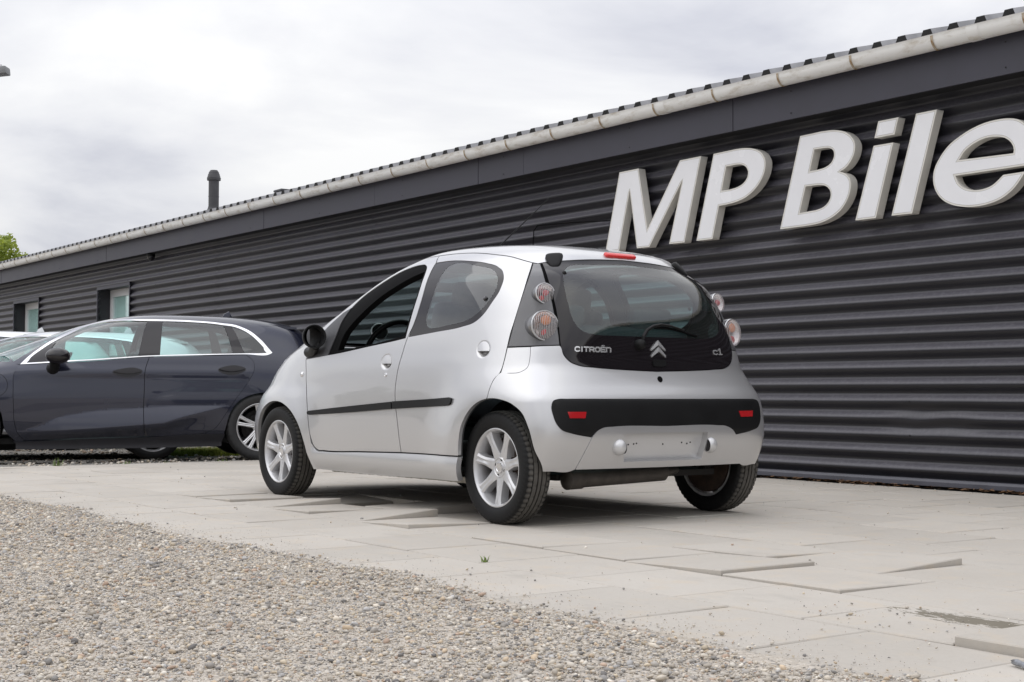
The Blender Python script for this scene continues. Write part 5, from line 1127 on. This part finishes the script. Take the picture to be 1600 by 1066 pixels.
        for cx_, rr in ((0, .352), (2.69, .352)):
            bm = bmesh.new(); rg = [[bm.verts.new((cx_+rr*math.cos(a), sd*yy, .31+rr*math.sin(a))) for a in np.linspace(0.0, math.pi, 19)] for yy in (.52, .84)]
            for k in range(18): bm.faces.new((rg[0][k], rg[0][k+1], rg[1][k+1], rg[1][k]))
            bm.faces.new(rg[0]); link('arch_liner', bm_done(bm, 'arch_liner', True, 40), 'dark', t)
        cushion('front_seat', [((1.45, sd*.38, .50), (.54, .50, .18), RY(-6), .07), ((1.13, sd*.38, .78), (.17, .50, .60), RY(-14), .08), ((1.02, sd*.38, 1.13), (.11, .27, .19), RY(-10), .05)], 'seat', t)
    sm_ = spl(X(top_[:10]+[(-.16, 1.315), (-.30, 1.312)]), closed=False); L = EB.uz2xy(np.concatenate([[X([(2.30, .92)])[0][:2]], sm_, [(.30, 1.315), (0, 1.318)]])); rxy_ = np.concatenate([L, (L*[1, -1])[::-1][1:]])
    wl_ = spl([(u_+.085, z_+.010) for u_, z_ in [q[:2] for q in X([(2.22, .925), (2.047, 1.056), (1.876, 1.176), (1.699, 1.267), (1.52, 1.327), (1.33, 1.350)])]], closed=False)
    half_ = np.concatenate([[(EU, .945)], wl_, [(EU, 1.378)]]); w_ = EB.uz2xy(np.concatenate([half_, (np.array([2*EU, 0])+half_*[-1, 1])[::-1][1:-1]]))
    rf_ = patch('roof', EB.xy, [rxy_], [w_], .045, 0, .015, 'navy', t)
    patch('windscreen', EB.xy, [w_], [], .07, -.003, 0, 'teal', t)
    patch('headliner', EB.xy, [inset(rxy_, .12)], [inset(w_, -.02)], .1, -.035, 0, 'liner', t)
    rw = np.array([(.50, .985), (.56, 1.02), (.50, 1.25), (.46, 1.275)]); patch('rear_window', fn, [np.concatenate([rw, (rw*[-1, 1])[::-1]])], [], .05, -.003, 0, 'tealback', t)
    bh_ = spl(X([(2.24, .935), (2.60, .907), (3.04, .848), (3.34, .768)]), closed=False); bh_ = np.concatenate([[(EU, .945)], bh_, [(EU, .703)]]); patch('bonnet', fn, [np.concatenate([bh_, (np.array([2*EU, 0])+bh_*[-1, 1])[::-1][1:-1]])], [], .06, 0, .02, 'navy', t)
    patch('grille', fn, [np.array([(EU-.38, .62), (EU+.38, .62), (EU+.30, .34), (EU-.30, .34)])], [], .06, .004, .01, 'plastic', t)
    bm = bmesh.new()
    A = [[(.02, y, 1.378-.05*abs(y)), (-.40, y, 1.338-.08*abs(y)**1.5), (-.39, y, 1.320-.08*abs(y)**1.5), (-.06, y, 1.325-.05*abs(y))] for y in np.linspace(-.56, .56, 11)]
    rg = [[bm.verts.new(p) for p in q] for q in A]
    for a, b2 in zip(rg, rg[1:]):
        for k in range(4): bm.faces.new((a[k], a[(k+1) % 4], b2[(k+1) % 4], b2[k]))
    bm.faces.new(rg[0]); bm.faces.new(rg[-1]); link('roof_spoiler', bm_done(bm, 'roof_spoiler', True, 30), 'navy', t)
    bm = bmesh.new(); box(bm, (.24, 0, 1.437), (.13, .025, .07), RY(14), .01, 2)
    for v in bm.verts:
        if v.co.z > 1.43: v.co.x = .21+(v.co.x-.21)*.45
    link('roof_aerial', bm_done(bm, 'roof_aerial', True, 40), 'navy', t)
    boxes('floor_pan', [((1.35, 0, .20), (3.2, 1.45, .05)), ((2.75, 0, .45), (.7, 1.0, .5))], 'dark', t); boxes('rear_axle', [((0, 0, .32), (.10, 1.3, .08))], 'under', t)
    sh = np.array([(0, .26), (EU, .26), (EU, .88), (X([(2.25, .88)])[0][0], .88)]+[p[:2] for p in X([(2.22, .93), (1.97, 1.14), (1.55, 1.33), (.6, 1.365), (-.2, 1.33)])]+[(0, 1.33)])
    for sd in (1, -1): patch('body_shell', fn, [sh], [inset(ch_in, -.02), e_arch_r, e_arch_f, inset(rwin, -.02)], .08, -.024, 0, 'trim', t, sd < 0)
    cushion('rear_seat', [((.55, 0, .50), (.52, 1.25, .18), RY(-6), .07), ((.22, 0, .76), (.16, 1.28, .55), RY(-16), .07), ((.10, .38, 1.08), (.1, .26, .14), RY(-10), .04), ((.10, -.38, 1.08), (.1, .26, .14), RY(-10), .04)], 'seat', t)
    cushion('dashboard', [((2.15, 0, .80), (.55, 1.5, .26), None, .1)], 'trim', t)
    bm = bmesh.new(); T0 = Matrix.Translation((1.83, .38, .86)) @ Matrix.Rotation(R(64), 4, 'Y'); tube(bm, [T0 @ Vector((.185*math.cos(a), .185*math.sin(a), 0)) for a in np.linspace(0, 2*math.pi, 33)], .016, 8, False)
    tube(bm, [T0 @ Vector((0, -.17, 0)), T0 @ Vector((0, .17, 0))], .02, 8); link('steering_wheel', bm_done(bm, 'steering_wheel', True, 50), 'plastic', t)
    for x in (0, 2.69):
        for sd in (1, -1): add_wheel(t, (x, sd*.785, .323), sd, AL2, TY2, cap=False, disc='under')
    return t
MT['navylow'] = simple('sill_plastic', (0.020, 0.020, 0.026), 0.45, var=0.1)
TY2 = tyre_mesh('tyre', .325, .108, .232, .3225, 120); AL2 = alloy_mesh('wheel', 5, .232, .088, .07, .022, .017, .022, .04, True)
dk = estate('hatchback_car', 'dark blue-grey hatchback with chrome window surround parked at the far slab edge')
A_ = -.30; hx, hy = -math.sin(A_), math.cos(A_); dk.location = (6.836+.89*hy, -1.298-.89*hx, -.012); dk.rotation_euler = (0, 0, math.pi/2+A_)
PALE = {'dark_blue_grey_paint': MT['white'], 'sill_plastic': MT['white']}
PALE2 = {'dark_blue_grey_paint': MT['palesilver'], 'sill_plastic': MT['plastic']}
w1 = copy_tree(dk, None, PALE2); w1.location = (10.05, -1.42, -.095); w1.rotation_euler = (0, 0, math.pi/2-.30)
tag(w1, 'pale silver hatchback half hidden behind the dark blue-grey hatchback', 'car', 'pale cars behind the dark hatchback')
w2 = copy_tree(dk, None, PALE); w2.location = (13.0, -1.35, -.09); w2.rotation_euler = (0, 0, math.pi/2-.28); w2.scale = (1.02, 1.02, 1.07)
tag(w2, 'taller white car whose roof edge shows left of the pale silver hatchback', 'car', 'pale cars behind the dark hatchback')

# ------------------------------------------------------------------ lamp and tree at the left edge
lm = empty('floodlight', (15.45, -.58, 0)); tag(lm, 'grey floodlight head on a tall mast in the sky at the left edge', 'floodlight')
tubes('mast', [([(0, 0, -.06), (0, 0, 5.5)], [.07, .045])], 'galv', lm, 14)
dl = Vector((-.587, -.81, 0)); hd = Vector((0, 0, 5.25))
M3 = Matrix((dl, Vector((.81, -.587, 0)), Vector((0, 0, 1)))).transposed()
bm = bmesh.new(); box(bm, hd+dl*.61, (.36, .22, .11), M3 @ Matrix.Rotation(R(-6), 3, 'Y'), .02, 2); link('lamp_head', bm_done(bm, 'lamp_head', True, 40), 'galv', lm)
tubes('lamp_arm', [([hd, hd+dl*.36], .025), ([hd+dl*.4+Vector((0, 0, .11)), hd+dl*.70+Vector((0, 0, .10))], .006), ([hd+dl*.5+Vector((0, 0, -.09)), hd+dl*.62+Vector((0, 0, -.09))], .008)], 'galv', lm, 8)
tr_ = empty('leafy_tree', (45, -9.5, -.07)); tag(tr_, 'bright green broad-leaved tree rising behind the far end of the roof', 'tree')
tubes('trunk', [([(0, 0, 0), (.05, .02, 2.0), (-.02, .05, 3.6), (.05, 0, 4.6)], [.20, .16, .11, .05])]+[([(0, .03, 2.6+.25*k), (.55*math.cos(k*1.9), .55*math.sin(k*1.9), 3.6+.28*k), (1.0*math.cos(k*1.9+.3), 1.0*math.sin(k*1.9+.3), 4.3+.28*k)], [.06, .04, .012]) for k in range(5)], 'bark', tr_, 8)
V, F = [], []; cl = []
for _ in range(64):
    a, e_ = rng.uniform(0, 6.28), rng.uniform(-.5, 1.0); rr = rng.uniform(.5, 1.0)
    cl.append((1.35*rr*math.cos(a)*math.cos(e_*1.2), 1.35*rr*math.sin(a)*math.cos(e_*1.2), 4.75+1.45*rr*math.sin(e_*1.3), rng.uniform(.16, .34)))
for c in cl:
    for _ in range(95):
        d = rng.normal(0, 1, 3); d /= np.linalg.norm(d); p = np.array(c[:3])+d*c[3]*rng.uniform(.5, 1.15); s0 = len(V)
        n_ = rng.normal(0, 1, 3)+[0, 0, .7]; n_ /= np.linalg.norm(n_); u_ = np.cross(n_, rng.normal(0, 1, 3)); u_ /= np.linalg.norm(u_); v_ = np.cross(n_, u_); s_ = rng.uniform(.045, .085)
        V += [p-u_*s_, p-v_*s_*.6-n_*.01, p+u_*s_, p+v_*s_*.6-n_*.01]; F.append((s0, s0+1, s0+2, s0+3))
link('crown', mesh('crown', V, F, smooth=False), 'leafgreen', tr_)

# ------------------------------------------------------------------ added for reflections, unseen behind the camera: hedge line that the paint and glass mirror
V, F = [], []
for x in np.arange(-60, 60, .9):
    for k in range(26):
        h_ = 3.2+1.6*math.sin(x*.21)+.8*math.sin(x*.83+1); z_ = rng.uniform(0, 1)**.8*h_; c = np.array([x+rng.normal(0, .8), 34+rng.normal(0, 1.0), z_]); u_ = rng.normal(0, 1, 3); u_ /= np.linalg.norm(u_); v_ = np.cross(u_, rng.normal(0, 1, 3)); v_ /= np.linalg.norm(v_); s_ = rng.uniform(.5, 1.0); s0 = len(V)
        V += [c-u_*s_, c-v_*s_, c+u_*s_, c+v_*s_]; F.append((s0, s0+1, s0+2, s0+3))
MT['reflection_hedge'] = simple('reflection_hedge_leaf', (0.05, 0.075, 0.025), 0.8, var=0.4, vs=1.5)
o = link('reflection_hedge', mesh('reflection_hedge', V, F, smooth=False), 'reflection_hedge'); o['kind'] = 'stuff'
